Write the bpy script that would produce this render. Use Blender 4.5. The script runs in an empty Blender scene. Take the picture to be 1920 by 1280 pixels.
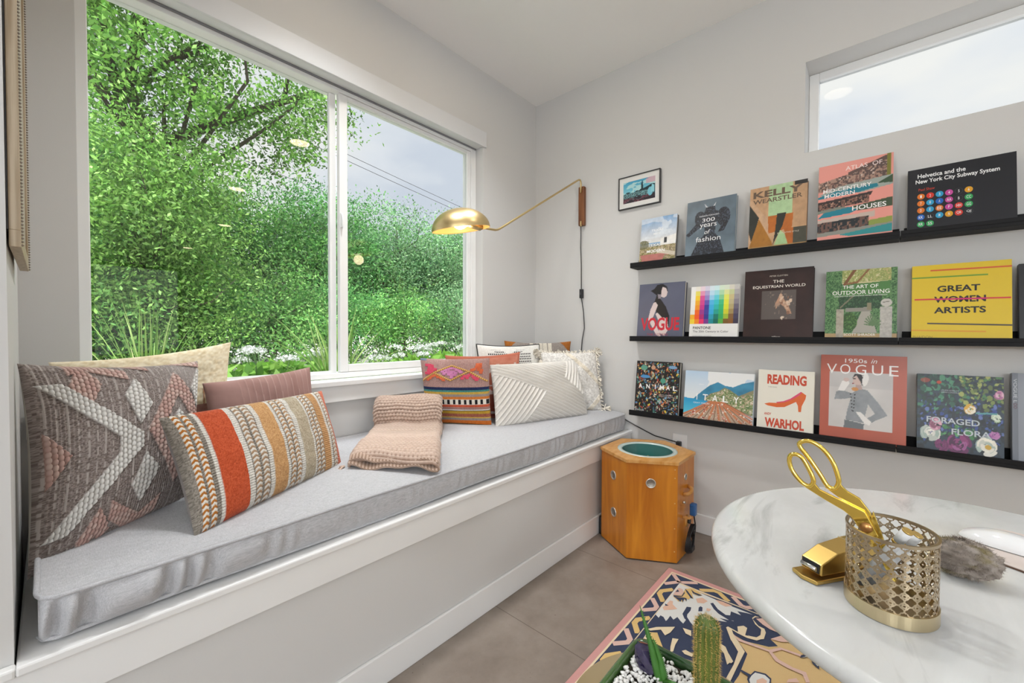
import bpy, math, random
import numpy as np
from mathutils import Matrix, Vector
R = math.radians
SC = bpy.context.scene
COL = SC.collection

# ------------------------------------------------------------------ camera, sky, exposure
def make_camera():
    yaw, pitch, roll = R(48.388), R(1.0468), R(0.1528)
    f = Vector((math.sin(yaw)*math.cos(pitch), math.cos(yaw)*math.cos(pitch), -math.sin(pitch)))
    r = Vector((math.cos(yaw), -math.sin(yaw), 0)); u = r.cross(f)
    r2 = r*math.cos(roll)+u*math.sin(roll); u2 = -r*math.sin(roll)+u*math.cos(roll)
    cd = bpy.data.cameras.new('camera'); cd.sensor_width = 36; cd.lens = 773.91/1920*36; cd.clip_start = .01
    co = bpy.data.objects.new('camera', cd); COL.objects.link(co)
    co.matrix_world = Matrix(((r2.x, u2.x, -f.x, 0), (r2.y, u2.y, -f.y, 0), (r2.z, u2.z, -f.z, 1.0893), (0, 0, 0, 1)))
    SC.camera = co
make_camera()
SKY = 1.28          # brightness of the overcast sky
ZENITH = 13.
TINT = 0.62        # how much of it the tinted panes let through
SC.view_settings.view_transform = 'Standard'
SC.view_settings.look = 'None'
SC.view_settings.exposure = 0.25
SC.view_settings.gamma = 1.0
SC.view_settings.use_curve_mapping = False
SC.cycles.use_denoising = True
SC.cycles.max_bounces = 9
SC.cycles.diffuse_bounces = 6
SC.cycles.transparent_max_bounces = 16
SC.cycles.sample_clamp_indirect = 6.0
SC.cycles.caustics_reflective = False
SC.cycles.caustics_refractive = False

def make_world():
    w = bpy.data.worlds.new('sky'); SC.world = w; w.use_nodes = True
    nt = w.node_tree; nt.nodes.clear(); N = nt.nodes.new; L = nt.links.new
    out = N('ShaderNodeOutputWorld'); bg = N('ShaderNodeBackground'); tc = N('ShaderNodeTexCoord')
    mp = N('ShaderNodeMapping'); mp.inputs['Scale'].default_value = (1, 1, 2.4)
    no = N('ShaderNodeTexNoise'); no.inputs['Scale'].default_value = 2.3; no.inputs['Detail'].default_value = 6; no.inputs['Roughness'].default_value = .5
    rp = N('ShaderNodeValToRGB'); e = rp.color_ramp.elements
    e[0].position = .36; e[0].color = (.66, .72, .82, 1); e[1].position = .62; e[1].color = (.94, .94, .92, 1)
    k = e.new(.48); k.color = (.80, .84, .90, 1)
    L(tc.outputs['Generated'], mp.inputs['Vector']); L(mp.outputs['Vector'], no.inputs['Vector']); L(no.outputs['Fac'], rp.inputs['Fac'])
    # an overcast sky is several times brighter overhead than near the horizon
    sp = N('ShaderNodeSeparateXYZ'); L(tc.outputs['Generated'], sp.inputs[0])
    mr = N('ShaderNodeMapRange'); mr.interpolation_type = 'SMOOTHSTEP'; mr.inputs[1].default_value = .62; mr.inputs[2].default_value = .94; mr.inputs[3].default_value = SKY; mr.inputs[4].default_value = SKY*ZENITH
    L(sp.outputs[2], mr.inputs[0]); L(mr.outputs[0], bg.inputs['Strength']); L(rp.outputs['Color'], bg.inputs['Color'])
    L(bg.outputs['Background'], out.inputs['Surface'])
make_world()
sd = bpy.data.lights.new('hazy_sun', 'SUN'); sd.energy = 3.0; sd.angle = R(12); sd.color = (1, .95, .86)
so = bpy.data.objects.new('hazy_sun', sd); COL.objects.link(so); so.rotation_euler = (R(50), 0, R(-25))

# ------------------------------------------------------------------ colour and material helpers
ILL = 1.15         # brightness of a white surface in the room
def lin(h):
    h = h.lstrip('#'); c = np.array([int(h[i:i+2], 16) for i in (0, 2, 4)])/255.
    return np.where(c <= .04045, c/12.92, ((c+.055)/1.055)**2.4)
def alb(h, g=1.0): return np.clip(lin(h)*g/ILL, .002, .93)
MATS = {}
def nodes(m):
    m.use_nodes = True; nt = m.node_tree; b = nt.nodes['Principled BSDF']; return nt, b
def mat(name, col='#808080', rough=.5, metal=0., g=1., raw=None, spec=None, noise=None, bump=None, coat=0., sheen=0.):
    """noise=(scale, colour2, stretch) mixes a second colour in; bump=(scale, strength, distance)"""
    if name in MATS: return MATS[name]
    m = bpy.data.materials.new(name); nt, b = nodes(m)
    c = np.array(raw) if raw is not None else alb(col, g)
    b.inputs['Base Color'].default_value = (*c, 1); b.inputs['Roughness'].default_value = rough; b.inputs['Metallic'].default_value = metal
    if spec is not None: b.inputs['Specular IOR Level'].default_value = spec
    if coat: b.inputs['Coat Weight'].default_value = coat; b.inputs['Coat Roughness'].default_value = .08
    if sheen: b.inputs['Sheen Weight'].default_value = sheen
    N = nt.nodes.new; L = nt.links.new
    if noise or bump: tc = N('ShaderNodeTexCoord')
    if noise:
        mp = N('ShaderNodeMapping'); mp.inputs['Scale'].default_value = noise[2]
        no = N('ShaderNodeTexNoise'); no.inputs['Scale'].default_value = noise[0]; no.inputs['Detail'].default_value = 5
        mx = N('ShaderNodeMix'); mx.data_type = 'RGBA'; mx.inputs[6].default_value = (*c, 1); mx.inputs[7].default_value = (*alb(noise[1], g), 1)
        rp = N('ShaderNodeMapRange'); rp.inputs[1].default_value = .38; rp.inputs[2].default_value = .66
        L(tc.outputs['Object'], mp.inputs['Vector']); L(mp.outputs['Vector'], no.inputs['Vector']); L(no.outputs['Fac'], rp.inputs[0]); L(rp.outputs[0], mx.inputs[0]); L(mx.outputs[2], b.inputs['Base Color'])
    if bump:
        n2 = N('ShaderNodeTexNoise'); n2.inputs['Scale'].default_value = bump[0]; n2.inputs['Detail'].default_value = 3
        bp = N('ShaderNodeBump'); bp.inputs['Strength'].default_value = bump[1]; bp.inputs['Distance'].default_value = bump[2]
        L(tc.outputs['Object'], n2.inputs['Vector']); L(n2.outputs['Fac'], bp.inputs['Height']); L(bp.outputs['Normal'], b.inputs['Normal'])
    MATS[name] = m; return m
def vcmat(name, rough=.6, spec=.3, bump=None, sheen=0., trans=0.):
    """colour comes from the mesh attribute Col (the printed or woven pattern)"""
    if name in MATS: return MATS[name]
    m = bpy.data.materials.new(name); nt, b = nodes(m); N = nt.nodes.new; L = nt.links.new
    a = N('ShaderNodeAttribute'); a.attribute_name = 'Col'
    L(a.outputs['Color'], b.inputs['Base Color']); b.inputs['Roughness'].default_value = rough; b.inputs['Specular IOR Level'].default_value = spec
    if sheen: b.inputs['Sheen Weight'].default_value = sheen
    if bump:
        tc = N('ShaderNodeTexCoord'); n2 = N('ShaderNodeTexNoise'); n2.inputs['Scale'].default_value = bump[0]; n2.inputs['Detail'].default_value = 2
        bp = N('ShaderNodeBump'); bp.inputs['Strength'].default_value = bump[1]; bp.inputs['Distance'].default_value = bump[2]
        L(tc.outputs['Object'], n2.inputs['Vector']); L(n2.outputs['Fac'], bp.inputs['Height']); L(bp.outputs['Normal'], b.inputs['Normal'])
    if trans:
        tr = N('ShaderNodeBsdfTranslucent'); mx = N('ShaderNodeMixShader'); mx.inputs[0].default_value = trans
        L(a.outputs['Color'], tr.inputs['Color']); L(b.outputs['BSDF'], mx.inputs[1]); L(tr.outputs['BSDF'], mx.inputs[2]); L(mx.outputs[0], nt.nodes['Material Output'].inputs['Surface'])
    MATS[name] = m; return m
def emit(name, col, s):
    m = bpy.data.materials.new(name); m.use_nodes = True; nt = m.node_tree; nt.nodes.clear()
    e = nt.nodes.new('ShaderNodeEmission'); o = nt.nodes.new('ShaderNodeOutputMaterial'); e.inputs[0].default_value = (*col, 1); e.inputs[1].default_value = s
    nt.links.new(e.outputs[0], o.inputs[0]); return m
def glassmat(name, tint, refl=1.):
    m = bpy.data.materials.new(name); m.use_nodes = True; nt = m.node_tree; nt.nodes.clear(); N = nt.nodes.new; L = nt.links.new
    t = N('ShaderNodeBsdfTransparent'); t.inputs[0].default_value = (*tint, 1)
    g = N('ShaderNodeBsdfGlossy'); g.inputs['Roughness'].default_value = 0.0
    lw = N('ShaderNodeLayerWeight'); lw.inputs['Blend'].default_value = .5
    pw = N('ShaderNodeMath'); pw.operation = 'POWER'; pw.inputs[1].default_value = 5.; L(lw.outputs['Facing'], pw.inputs[0])
    fr = N('ShaderNodeMath'); fr.operation = 'MULTIPLY_ADD'; fr.inputs[1].default_value = .96; fr.inputs[2].default_value = .03; L(pw.outputs[0], fr.inputs[0])
    mu = N('ShaderNodeMath'); mu.operation = 'MULTIPLY'; mu.inputs[1].default_value = refl
    mx = N('ShaderNodeMixShader'); o = N('ShaderNodeOutputMaterial')
    L(fr.outputs[0], mu.inputs[0]); L(mu.outputs[0], mx.inputs[0]); L(t.outputs[0], mx.inputs[1]); L(g.outputs[0], mx.inputs[2]); L(mx.outputs[0], o.inputs[0]); return m

# ------------------------------------------------------------------ object helpers
def tag(o, label=None, cat=None, group=None, kind=None):
    if label: o['label'] = label
    if cat: o['category'] = cat
    if group: o['group'] = group
    if kind: o['kind'] = kind
    return o
def thing(name, label, cat, loc=(0, 0, 0), group=None, mw=None):
    o = bpy.data.objects.new(name, None); COL.objects.link(o); o.empty_display_size = .05
    if mw is not None: o.matrix_world = mw
    else: o.location = loc
    return tag(o, label, cat, group)
def wloc(o):
    v = Vector((0, 0, 0))
    while o is not None:
        v += o.location; o = o.parent
    return v
def link(name, me, parent=None, world=False):
    """world=True: the mesh was made in room coordinates and its parents are only shifted, not turned"""
    o = bpy.data.objects.new(name, me); COL.objects.link(o)
    if parent is not None:
        o.parent = parent
        if world:
            d = wloc(parent); me.transform(Matrix.Translation(-d))
    return o
class MB:
    def __init__(s): s.v = []; s.f = []; s.m = []; s.sm = []
    def add(s, V, F, mi=0, smooth=False):
        b = len(s.v); s.v += [tuple(map(float, p)) for p in V]
        for f in F: s.f.append([b+i for i in f]); s.m.append(mi); s.sm.append(smooth)
        return s
    def box(s, x0, x1, y0, y1, z0, z1, mi=0):
        V = [(x, y, z) for x in (x0, x1) for y in (y0, y1) for z in (z0, z1)]
        return s.add(V, [(0, 1, 3, 2), (4, 6, 7, 5), (0, 4, 5, 1), (2, 3, 7, 6), (0, 2, 6, 4), (1, 5, 7, 3)], mi)
    def obox(s, c, ax, ay, az, mi=0):
        c = Vector(c); ax = Vector(ax); ay = Vector(ay); az = Vector(az)
        V = [c+i*ax+j*ay+k*az for i in (-1, 1) for j in (-1, 1) for k in (-1, 1)]
        return s.add(V, [(0, 1, 3, 2), (4, 6, 7, 5), (0, 4, 5, 1), (2, 3, 7, 6), (0, 2, 6, 4), (1, 5, 7, 3)], mi)
    def tube(s, pts, r, n=8, mi=0, closed=False, cap=True):
        P = [Vector(p) for p in pts]; m = len(P); rr = r if hasattr(r, '__len__') else [r]*m
        V = []; up = None
        for i in range(m):
            t = (P[(i+1) % m]-P[i-1]) if closed else (P[min(i+1, m-1)]-P[max(i-1, 0)])
            t.normalize()
            if up is None: up = Vector((0, 0, 1)) if abs(t.z) < .9 else Vector((1, 0, 0))
            a = t.cross(up)
            if a.length < 1e-5: a = t.orthogonal()
            a.normalize(); b = a.cross(t).normalized(); up = b
            for k in range(n):
                an = 2*math.pi*k/n; V.append(P[i]+rr[i]*(math.cos(an)*a+math.sin(an)*b))
        F = []
        for i in range(m if closed else m-1):
            j = (i+1) % m
            for k in range(n): F.append((i*n+k, i*n+(k+1) % n, j*n+(k+1) % n, j*n+k))
        s.add(V, F, mi, True)
        if cap and not closed: s.f += [[len(s.v)-m*n+k for k in range(n)], [len(s.v)-1-k for k in range(n)]]; s.m += [mi, mi]; s.sm += [False, False]
        return s
    def lathe(s, prof, o=(0, 0, 0), n=40, mi=0, ax=None, ay=None, az=None, sx=1., sy=1., smooth=True):
        o = Vector(o); ax = Vector(ax or (1, 0, 0)); ay = Vector(ay or (0, 1, 0)); az = Vector(az or (0, 0, 1))
        V = [o+ax*(r*sx*math.cos(2*math.pi*k/n))+ay*(r*sy*math.sin(2*math.pi*k/n))+az*z for r, z in prof for k in range(n)]
        F = [(i*n+k, i*n+(k+1) % n, (i+1)*n+(k+1) % n, (i+1)*n+k) for i in range(len(prof)-1) for k in range(n)]
        return s.add(V, F, mi, smooth)
    def prism(s, poly, z0, z1, mi=0, T=None):
        """poly in a 2D plane, extruded from z0 to z1; T maps (x, y, z) into space"""
        T = T or (lambda x, y, z: (x, y, z)); n = len(poly)
        V = [T(x, y, z0) for x, y in poly]+[T(x, y, z1) for x, y in poly]
        F = [tuple(range(n))[::-1], tuple(range(n, 2*n))]+[(i, (i+1) % n, n+(i+1) % n, n+i) for i in range(n)]
        return s.add(V, F, mi)
    def grid(s, P, mi=0, smooth=True):
        n, m = P.shape[:2]
        return s.add(P.reshape(-1, 3), [(i*m+j, i*m+j+1, (i+1)*m+j+1, (i+1)*m+j) for i in range(n-1) for j in range(m-1)], mi, smooth)
    def build(s, name, mats, parent=None, world=False, bevel=0., seg=2, normals=True):
        me = bpy.data.meshes.new(name); me.from_pydata(s.v, [], s.f)
        for m in (mats if isinstance(mats, (list, tuple)) else [mats]): me.materials.append(m)
        me.polygons.foreach_set('material_index', s.m); me.polygons.foreach_set('use_smooth', s.sm)
        if normals:
            import bmesh
            b = bmesh.new(); b.from_mesh(me); bmesh.ops.recalc_face_normals(b, faces=b.faces); b.to_mesh(me); b.free()
        me.update(); o = link(name, me, parent, world)
        if bevel:
            md = o.modifiers.new('edge', 'BEVEL'); md.width = bevel; md.segments = seg; md.limit_method = 'ANGLE'; md.angle_limit = R(40)
        return o
def fast(name, V, F, mats, parent=None, world=False, cols=None, smooth=True, mi=None):
    """big meshes from arrays: V (n,3), F (m,3|4) int"""
    V = np.asarray(V, np.float32); F = np.asarray(F, np.int32); k = F.shape[1]
    me = bpy.data.meshes.new(name); me.vertices.add(len(V)); me.vertices.foreach_set('co', V.ravel())
    me.loops.add(F.size); me.loops.foreach_set('vertex_index', F.ravel())
    me.polygons.add(len(F)); me.polygons.foreach_set('loop_start', np.arange(0, F.size, k, dtype=np.int32))
    me.polygons.foreach_set('use_smooth', np.full(len(F), smooth))
    for m in (mats if isinstance(mats, (list, tuple)) else [mats]): me.materials.append(m)
    if mi is not None: me.polygons.foreach_set('material_index', np.asarray(mi, np.int32))
    me.update(calc_edges=True)
    if cols is not None:
        a = me.attributes.new('Col', 'FLOAT_COLOR', 'POINT'); c = np.ones((len(V), 4), np.float32); c[:, :3] = cols; a.data.foreach_set('color', c.ravel())
    me.validate(); return link(name, me, parent, world)
def gridfaces(n, m, off=0, flip=False):
    i, j = np.meshgrid(np.arange(n-1), np.arange(m-1), indexing='ij'); a = (i*m+j).ravel()+off
    F = np.stack([a, a+1, a+m+1, a+m], 1)
    return F[:, ::-1] if flip else F

# ------------------------------------------------------------------ numpy noise
def _h(ix, iy, s):
    n = (ix.astype(np.int64)*374761393+iy.astype(np.int64)*668265263+s*974711) & 0x7fffffff
    n = (n ^ (n >> 13))*1274126177 & 0x7fffffff
    return ((n ^ (n >> 16)) & 0xffff)/65535.
def vn(x, y, s=0):
    x0 = np.floor(x); y0 = np.floor(y); fx = x-x0; fy = y-y0; fx = fx*fx*(3-2*fx); fy = fy*fy*(3-2*fy)
    a, b, c, d = _h(x0, y0, s), _h(x0+1, y0, s), _h(x0, y0+1, s), _h(x0+1, y0+1, s)
    return (a*(1-fx)+b*fx)*(1-fy)+(c*(1-fx)+d*fx)*fy
def fbm(x, y, s=0, o=3):
    t = 0.; a = .5; q = 0.
    for i in range(o): t = t+a*vn(x*2**i, y*2**i, s+i*17); q += a; a *= .5
    return t/q
def mixc(a, b, t): t = np.clip(t, 0, 1)[..., None]; return a*(1-t)+b*t
def sst(x, a, b): t = np.clip((x-a)/(b-a), 0, 1); return t*t*(3-2*t)

# ------------------------------------------------------------------ lettering as flat polygons
TXT = {}
def text_polys(s, bold=0., shear=0.):
    k = (s, bold, shear)
    if k in TXT: return TXT[k]
    cu = bpy.data.curves.new('lettering', 'FONT'); cu.body = s; cu.size = 1; cu.offset = bold; cu.shear = shear; cu.resolution_u = 3
    o = bpy.data.objects.new('lettering', cu); COL.objects.link(o)
    dg = bpy.context.evaluated_depsgraph_get(); me = bpy.data.meshes.new_from_object(o.evaluated_get(dg))
    V = np.array([v.co[:2] for v in me.vertices]); F = [list(p.vertices) for p in me.polygons]
    bpy.data.objects.remove(o); bpy.data.curves.remove(cu); bpy.data.meshes.remove(me)
    lo = V.min(0); V = (V-lo)/(V.max(0)-lo); TXT[k] = (V, F); return TXT[k]

# ------------------------------------------------------------------ a small painter for printed covers
class Art:
    """raster of vertex colours over the unit square (v up) plus flat polygons printed on top of it"""
    def __init__(s, n, m, base): s.n, s.m = n, m; s.V, s.U = np.meshgrid(np.linspace(0, 1, n), np.linspace(0, 1, m), indexing='ij'); s.C = np.ones((n, m, 3))*alb(base); s.over = []
    def rect(s, u0, u1, v0, v1, c, a=1.): s.put((s.U >= u0) & (s.U <= u1) & (s.V >= v0) & (s.V <= v1), c, a); return s
    def put(s, M, c, a=1.):
        c = alb(c) if isinstance(c, str) else c; s.C = np.where(M[..., None], s.C*(1-a)+c*a, s.C); return s
    def grad(s, v0, v1, c0, c1, M=None):
        t = np.clip((s.V-v0)/(v1-v0), 0, 1); c = mixc(alb(c0), alb(c1), t); K = (s.V >= v0) & (s.V <= v1)
        if M is not None: K &= M
        s.C = np.where(K[..., None], c, s.C); return s
    def inside(s, P):
        r = np.zeros_like(s.U, bool); n = len(P)
        for i in range(n):
            (x0, y0), (x1, y1) = P[i], P[i-1]
            if y0 == y1: continue
            r ^= ((y0 > s.V) != (y1 > s.V)) & (s.U < (x1-x0)*(s.V-y0)/(y1-y0)+x0)
        return r
    def poly(s, P, c, a=1.): return s.put(s.inside(P), c, a)
    def ell(s, x, y, rx, ry, c, a=1., rot=0.):
        dx, dy = s.U-x, s.V-y; ca, sa = math.cos(rot), math.sin(rot)
        return s.put(((dx*ca+dy*sa)/rx)**2+((-dx*sa+dy*ca)/ry)**2 < 1, c, a)
    def stroke(s, P, w, c, a=1.):
        K = np.zeros_like(s.U, bool)
        for (x0, y0), (x1, y1) in zip(P, P[1:]):
            dx, dy = x1-x0, y1-y0; t = np.clip(((s.U-x0)*dx+(s.V-y0)*dy)/(dx*dx+dy*dy+1e-9), 0, 1)
            K |= (s.U-x0-t*dx)**2+(s.V-y0-t*dy)**2 < w*w
        return s.put(K, c, a)
    def mottle(s, amt, sc, seed=0, M=None, o=3):
        f = 1+amt*(fbm(s.U*sc, s.V*sc, seed, o)-.5)*2; C = np.clip(s.C*f[..., None], .002, .95)
        s.C = C if M is None else np.where(M[..., None], C, s.C); return s
    def speck(s, M, pal, sc, seed=0):
        k = (vn(s.U*sc, s.V*sc, seed)*.6+_h(np.floor(s.U*sc*1.7), np.floor(s.V*sc*1.7), seed)*.4)*len(pal); k = np.clip(k.astype(int), 0, len(pal)-1)
        s.C = np.where(M[..., None], np.array([alb(c) for c in pal])[k], s.C); return s
    def blobs(s, n, box, r, pal, seed=0, asp=1.):
        g = np.random.default_rng(seed)
        for i in range(n):
            q = g.uniform(r[0], r[1]); s.ell(g.uniform(box[0], box[1]), g.uniform(box[2], box[3]), q, q*asp*g.uniform(.35, 1), pal[g.integers(len(pal))], 1., g.uniform(0, 3.1))
        return s
    def text(s, t, u, v, w, h, c, bold=0.012, shear=0., layer=1):
        V, F = text_polys(t, bold, shear); s.over.append((np.c_[u+(V[:, 0]-.5)*w, v+(V[:, 1]-.5)*h], F, alb(c), layer)); return s
    def vtext(s, t, u, v, w, h, c, bold=0., layer=1):
        V, F = text_polys(t, bold, 0.); s.over.append((np.c_[u+(V[:, 1]-.5)*w, v-(V[:, 0]-.5)*h], F, alb(c), layer)); return s
    def shape(s, P, c, layer=1): s.over.append((np.array(P, float), [list(range(len(P)))], alb(c), layer)); return s
    def dot(s, u, v, ru, rv, c, layer=1, n=24): return s.shape([(u+ru*math.cos(2*math.pi*i/n), v+rv*math.sin(2*math.pi*i/n)) for i in range(n)], c, layer)
    def mesh(s, W, H, z=0.):
        """verts, faces(list), colours, scaled to W x H in the local XY plane"""
        V = [np.stack([s.U*W, s.V*H, np.full_like(s.U, z)], -1).reshape(-1, 3)]; C = [s.C.reshape(-1, 3)]; F = gridfaces(s.n, s.m).tolist(); b = s.n*s.m
        for P, Fs, c, l in s.over:
            V.append(np.c_[P[:, 0]*W, P[:, 1]*H, np.full(len(P), z+.00025*l)]); C.append(np.tile(c, (len(P), 1))); F += [[b+i for i in f] for f in Fs]; b += len(P)
        return np.concatenate(V), F, np.concatenate(C)
def vcmesh(name, V, F, C, m, parent=None, world=False):
    me = bpy.data.meshes.new(name); me.from_pydata(np.asarray(V).tolist(), [], F); me.materials.append(m)
    a = me.attributes.new('Col', 'FLOAT_COLOR', 'POINT'); c = np.ones((len(V), 4), np.float32); c[:, :3] = C; a.data.foreach_set('color', c.ravel()); me.update()
    return link(name, me, parent, world)
# ================================================================== THE ROOM
XS, YW, ZC = 2.378, 1.885, 2.74
M_wall = mat('wall_paint', raw=(.60, .592, .578), rough=.75, spec=.25, bump=(260, .05, .002))
M_ceil = mat('ceiling_paint', raw=(.86, .855, .85), rough=.85, spec=.2)
M_trim = mat('white_trim_paint', raw=(.77, .768, .76), rough=.4, spec=.4)
M_vinyl = mat('white_window_vinyl', raw=(.80, .80, .79), rough=.35)
M_val = mat('shade_cassette', raw=(.64, .645, .655), rough=.5)
M_dark = mat('dark_gap', raw=(.05, .05, .055), rough=.6)
M_glass = glassmat('tinted_pane', (TINT**.5, TINT**.5*1.008, TINT**.5*1.005), .9)
M_glass2 = glassmat('tinted_pane_coated', (TINT**.5, TINT**.5*1.008, TINT**.5*1.005), .12)
M_clear = glassmat('clear_pane', (.97, .98, .97), 1.)
def struct(name, mb, m, parent=None, bevel=0., world=True):
    o = mb.build(name, m, parent, world and parent is not None, bevel)
    if parent is None: o['kind'] = 'structure'
    return o
def floor_material():
    m = bpy.data.materials.new('floor_tile'); nt, b = nodes(m); N = nt.nodes.new; L = nt.links.new
    tc = N('ShaderNodeTexCoord'); sp = N('ShaderNodeSeparateXYZ'); L(tc.outputs['Object'], sp.inputs[0])
    def line(sock, off, per):
        a = N('ShaderNodeMath'); a.operation = 'SUBTRACT'; a.inputs[1].default_value = off; L(sock, a.inputs[0])
        d = N('ShaderNodeMath'); d.operation = 'DIVIDE'; d.inputs[1].default_value = per; L(a.outputs[0], d.inputs[0])
        f = N('ShaderNodeMath'); f.operation = 'PINGPONG'; f.inputs[1].default_value = .5; L(d.outputs[0], f.inputs[0])
        c = N('ShaderNodeMath'); c.operation = 'LESS_THAN'; c.inputs[1].default_value = .0016/per; L(f.outputs[0], c.inputs[0]); return c.outputs[0]
    mx = N('ShaderNodeMath'); mx.operation = 'MAXIMUM'; L(line(sp.outputs[0], 1.18, .593), mx.inputs[0]); L(line(sp.outputs[1], -.045, 1.19), mx.inputs[1])
    def noise(sc, det, lo, hi):
        n = N('ShaderNodeTexNoise'); n.inputs['Scale'].default_value = sc; n.inputs['Detail'].default_value = det; n.inputs['Roughness'].default_value = .65; L(tc.outputs['Object'], n.inputs['Vector'])
        r = N('ShaderNodeMapRange'); r.inputs[1].default_value = lo; r.inputs[2].default_value = hi; L(n.outputs['Fac'], r.inputs[0]); return r.outputs[0]
    m1 = N('ShaderNodeMix'); m1.data_type = 'RGBA'; m1.inputs[6].default_value = (.19, .152, .124, 1); m1.inputs[7].default_value = (.275, .23, .195, 1); L(noise(5, 8, .35, .68), m1.inputs[0])
    m2 = N('ShaderNodeMix'); m2.data_type = 'RGBA'; m2.inputs[7].default_value = (.13, .095, .07, 1); L(m1.outputs[2], m2.inputs[6]); L(noise(70, 2, .70, .78), m2.inputs[0])
    m3 = N('ShaderNodeMix'); m3.data_type = 'RGBA'; m3.inputs[7].default_value = (.12, .09, .07, 1); L(m2.outputs[2], m3.inputs[6]); L(mx.outputs[0], m3.inputs[0])
    L(m3.outputs[2], b.inputs['Base Color']); b.inputs['Roughness'].default_value = .38; return m
XW0, YB = -4.0, -7.0
struct('floor', MB().box(XW0, XS, YB, 2.06, -.1, 0), floor_material())
struct('ceiling', MB().box(XW0-.2, XS+.2, YB-.2, 2.08, ZC, ZC+.15), M_ceil)
WO = (.067, 1.84, .845, 2.36)   # opening of the big window
def holed(mb, a0, a1, z0, z1, hole, put):
    h0, h1, k0, k1 = hole
    put(a0, h0, z0, z1); put(h1, a1, z0, z1); put(h0, h1, z0, k0); put(h0, h1, k1, z1); return mb
w = MB(); struct('wall_left', holed(w, -.3, XS+.18, 0, ZC, WO, lambda a, b, c, d: w.box(a, b, YW, YW+.175, c, d)), M_wall)
w = MB(); struct('wall_right', holed(w, YB, YW, 0, ZC, (-1.75, .274, 1.944, 2.366), lambda a, b, c, d: w.box(XS, XS+.18, a, b, c, d)), M_wall)
struct('wall_return', MB().prism([(-.046, 1.142), (-.056, YW), (-.3, YW), (XW0, YW), (XW0, 1.142)], 0, ZC), M_wall)
w = MB(); struct('wall_rear', holed(w, XW0-.15, XS+.15, 0, ZC, (-3.4, 1.9, .08, 2.45), lambda a, b, c, d: w.box(a, b, YB-.15, YB, c, d)), M_wall)
w = MB(); struct('wall_far_left', holed(w, YB, 1.142, 0, ZC, (-6.2, .2, .08, 2.45), lambda a, b, c, d: w.box(XW0-.15, XW0, a, b, c, d)), M_wall)
b_ = MB().box(XS-.013, XS, YB, 1.14, 0, .103); struct('baseboard_right', b_, M_trim, bevel=.003)

# ------------------------------------------------------------------ the big sliding window
wf = MB(); y0, y1 = 1.947, 2.03
for bx in [(.0675, .098, y0, y1, .872, 2.30), (1.80, 1.8395, y0, y1, .872, 2.30), (.098, 1.80, y0, y1, .872, .899), (.098, 1.80, y0, y1, 2.246, 2.30),
           (.911, .942, 1.985, 2.01, .899, 2.246)]: wf.box(*bx)
W1 = wf.build('window_1', M_vinyl, bevel=.003); W1['kind'] = 'structure'
s_ = MB()
for bx in [(.944, .985, 1.953, 1.983, .9005, 2.2445), (1.772, 1.799, 1.953, 1.983, .9005, 2.2445), (.985, 1.772, 1.953, 1.983, .9005, .937), (.985, 1.772, 1.953, 1.983, 2.226, 2.2445)]: s_.box(*bx)
SA = s_.build('sash', M_vinyl, W1, bevel=.003)
lt = MB(); lt.box(.946, .958, 1.944, 1.953, 1.60, 1.67); lt.tube([(.951, 1.944, 1.665), (.949, 1.932, 1.645), (.949, 1.934, 1.60)], .004); lt.build('latch', M_vinyl, SA, bevel=.002)
MB().box(.0985, .911, 1.996, 2.000, .899, 2.246).build('glass_pane', M_glass, W1)
MB().box(.985, 1.772, 1.966, 1.970, .937, 2.226).build('glass_pane', M_glass, SA)
MB().box(.0985, .911, 1.978, 1.9845, .899, .909).box(.80, .84, 1.965, 1.9775, .899, .909).build('track', M_vinyl, W1)
sl = MB(); sl.box(.02, 1.885, 1.850, YW-.0005, .846, .8715); sl.box(.0675, 1.8395, YW-.0005, 1.947, .8455, .8715); sl.build('window_sill', M_trim, W1, bevel=.005, seg=3)
MB().box(-.045, 1.885, 1.868, YW-.0005, .772, .8455).build('apron', M_trim, W1, bevel=.003)
sh = thing('roller_shade', 'pale grey roller shade cassette across the top of the big window', 'window shade', (.95, 1.91, 2.267))
MB().box(.045, 1.862, 1.872, YW-.0005, 2.267, 2.361).box(.0685, 1.838, YW-.0005, 1.938, 2.268, 2.3595).build('cassette', M_val, sh, True, bevel=.002)
MB().box(.075, 1.832, 1.9385, 1.9465, 2.262, 2.30).build('bottom_bar', mat('shade_bar', raw=(.22, .22, .23), rough=.5), sh, True)

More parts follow.
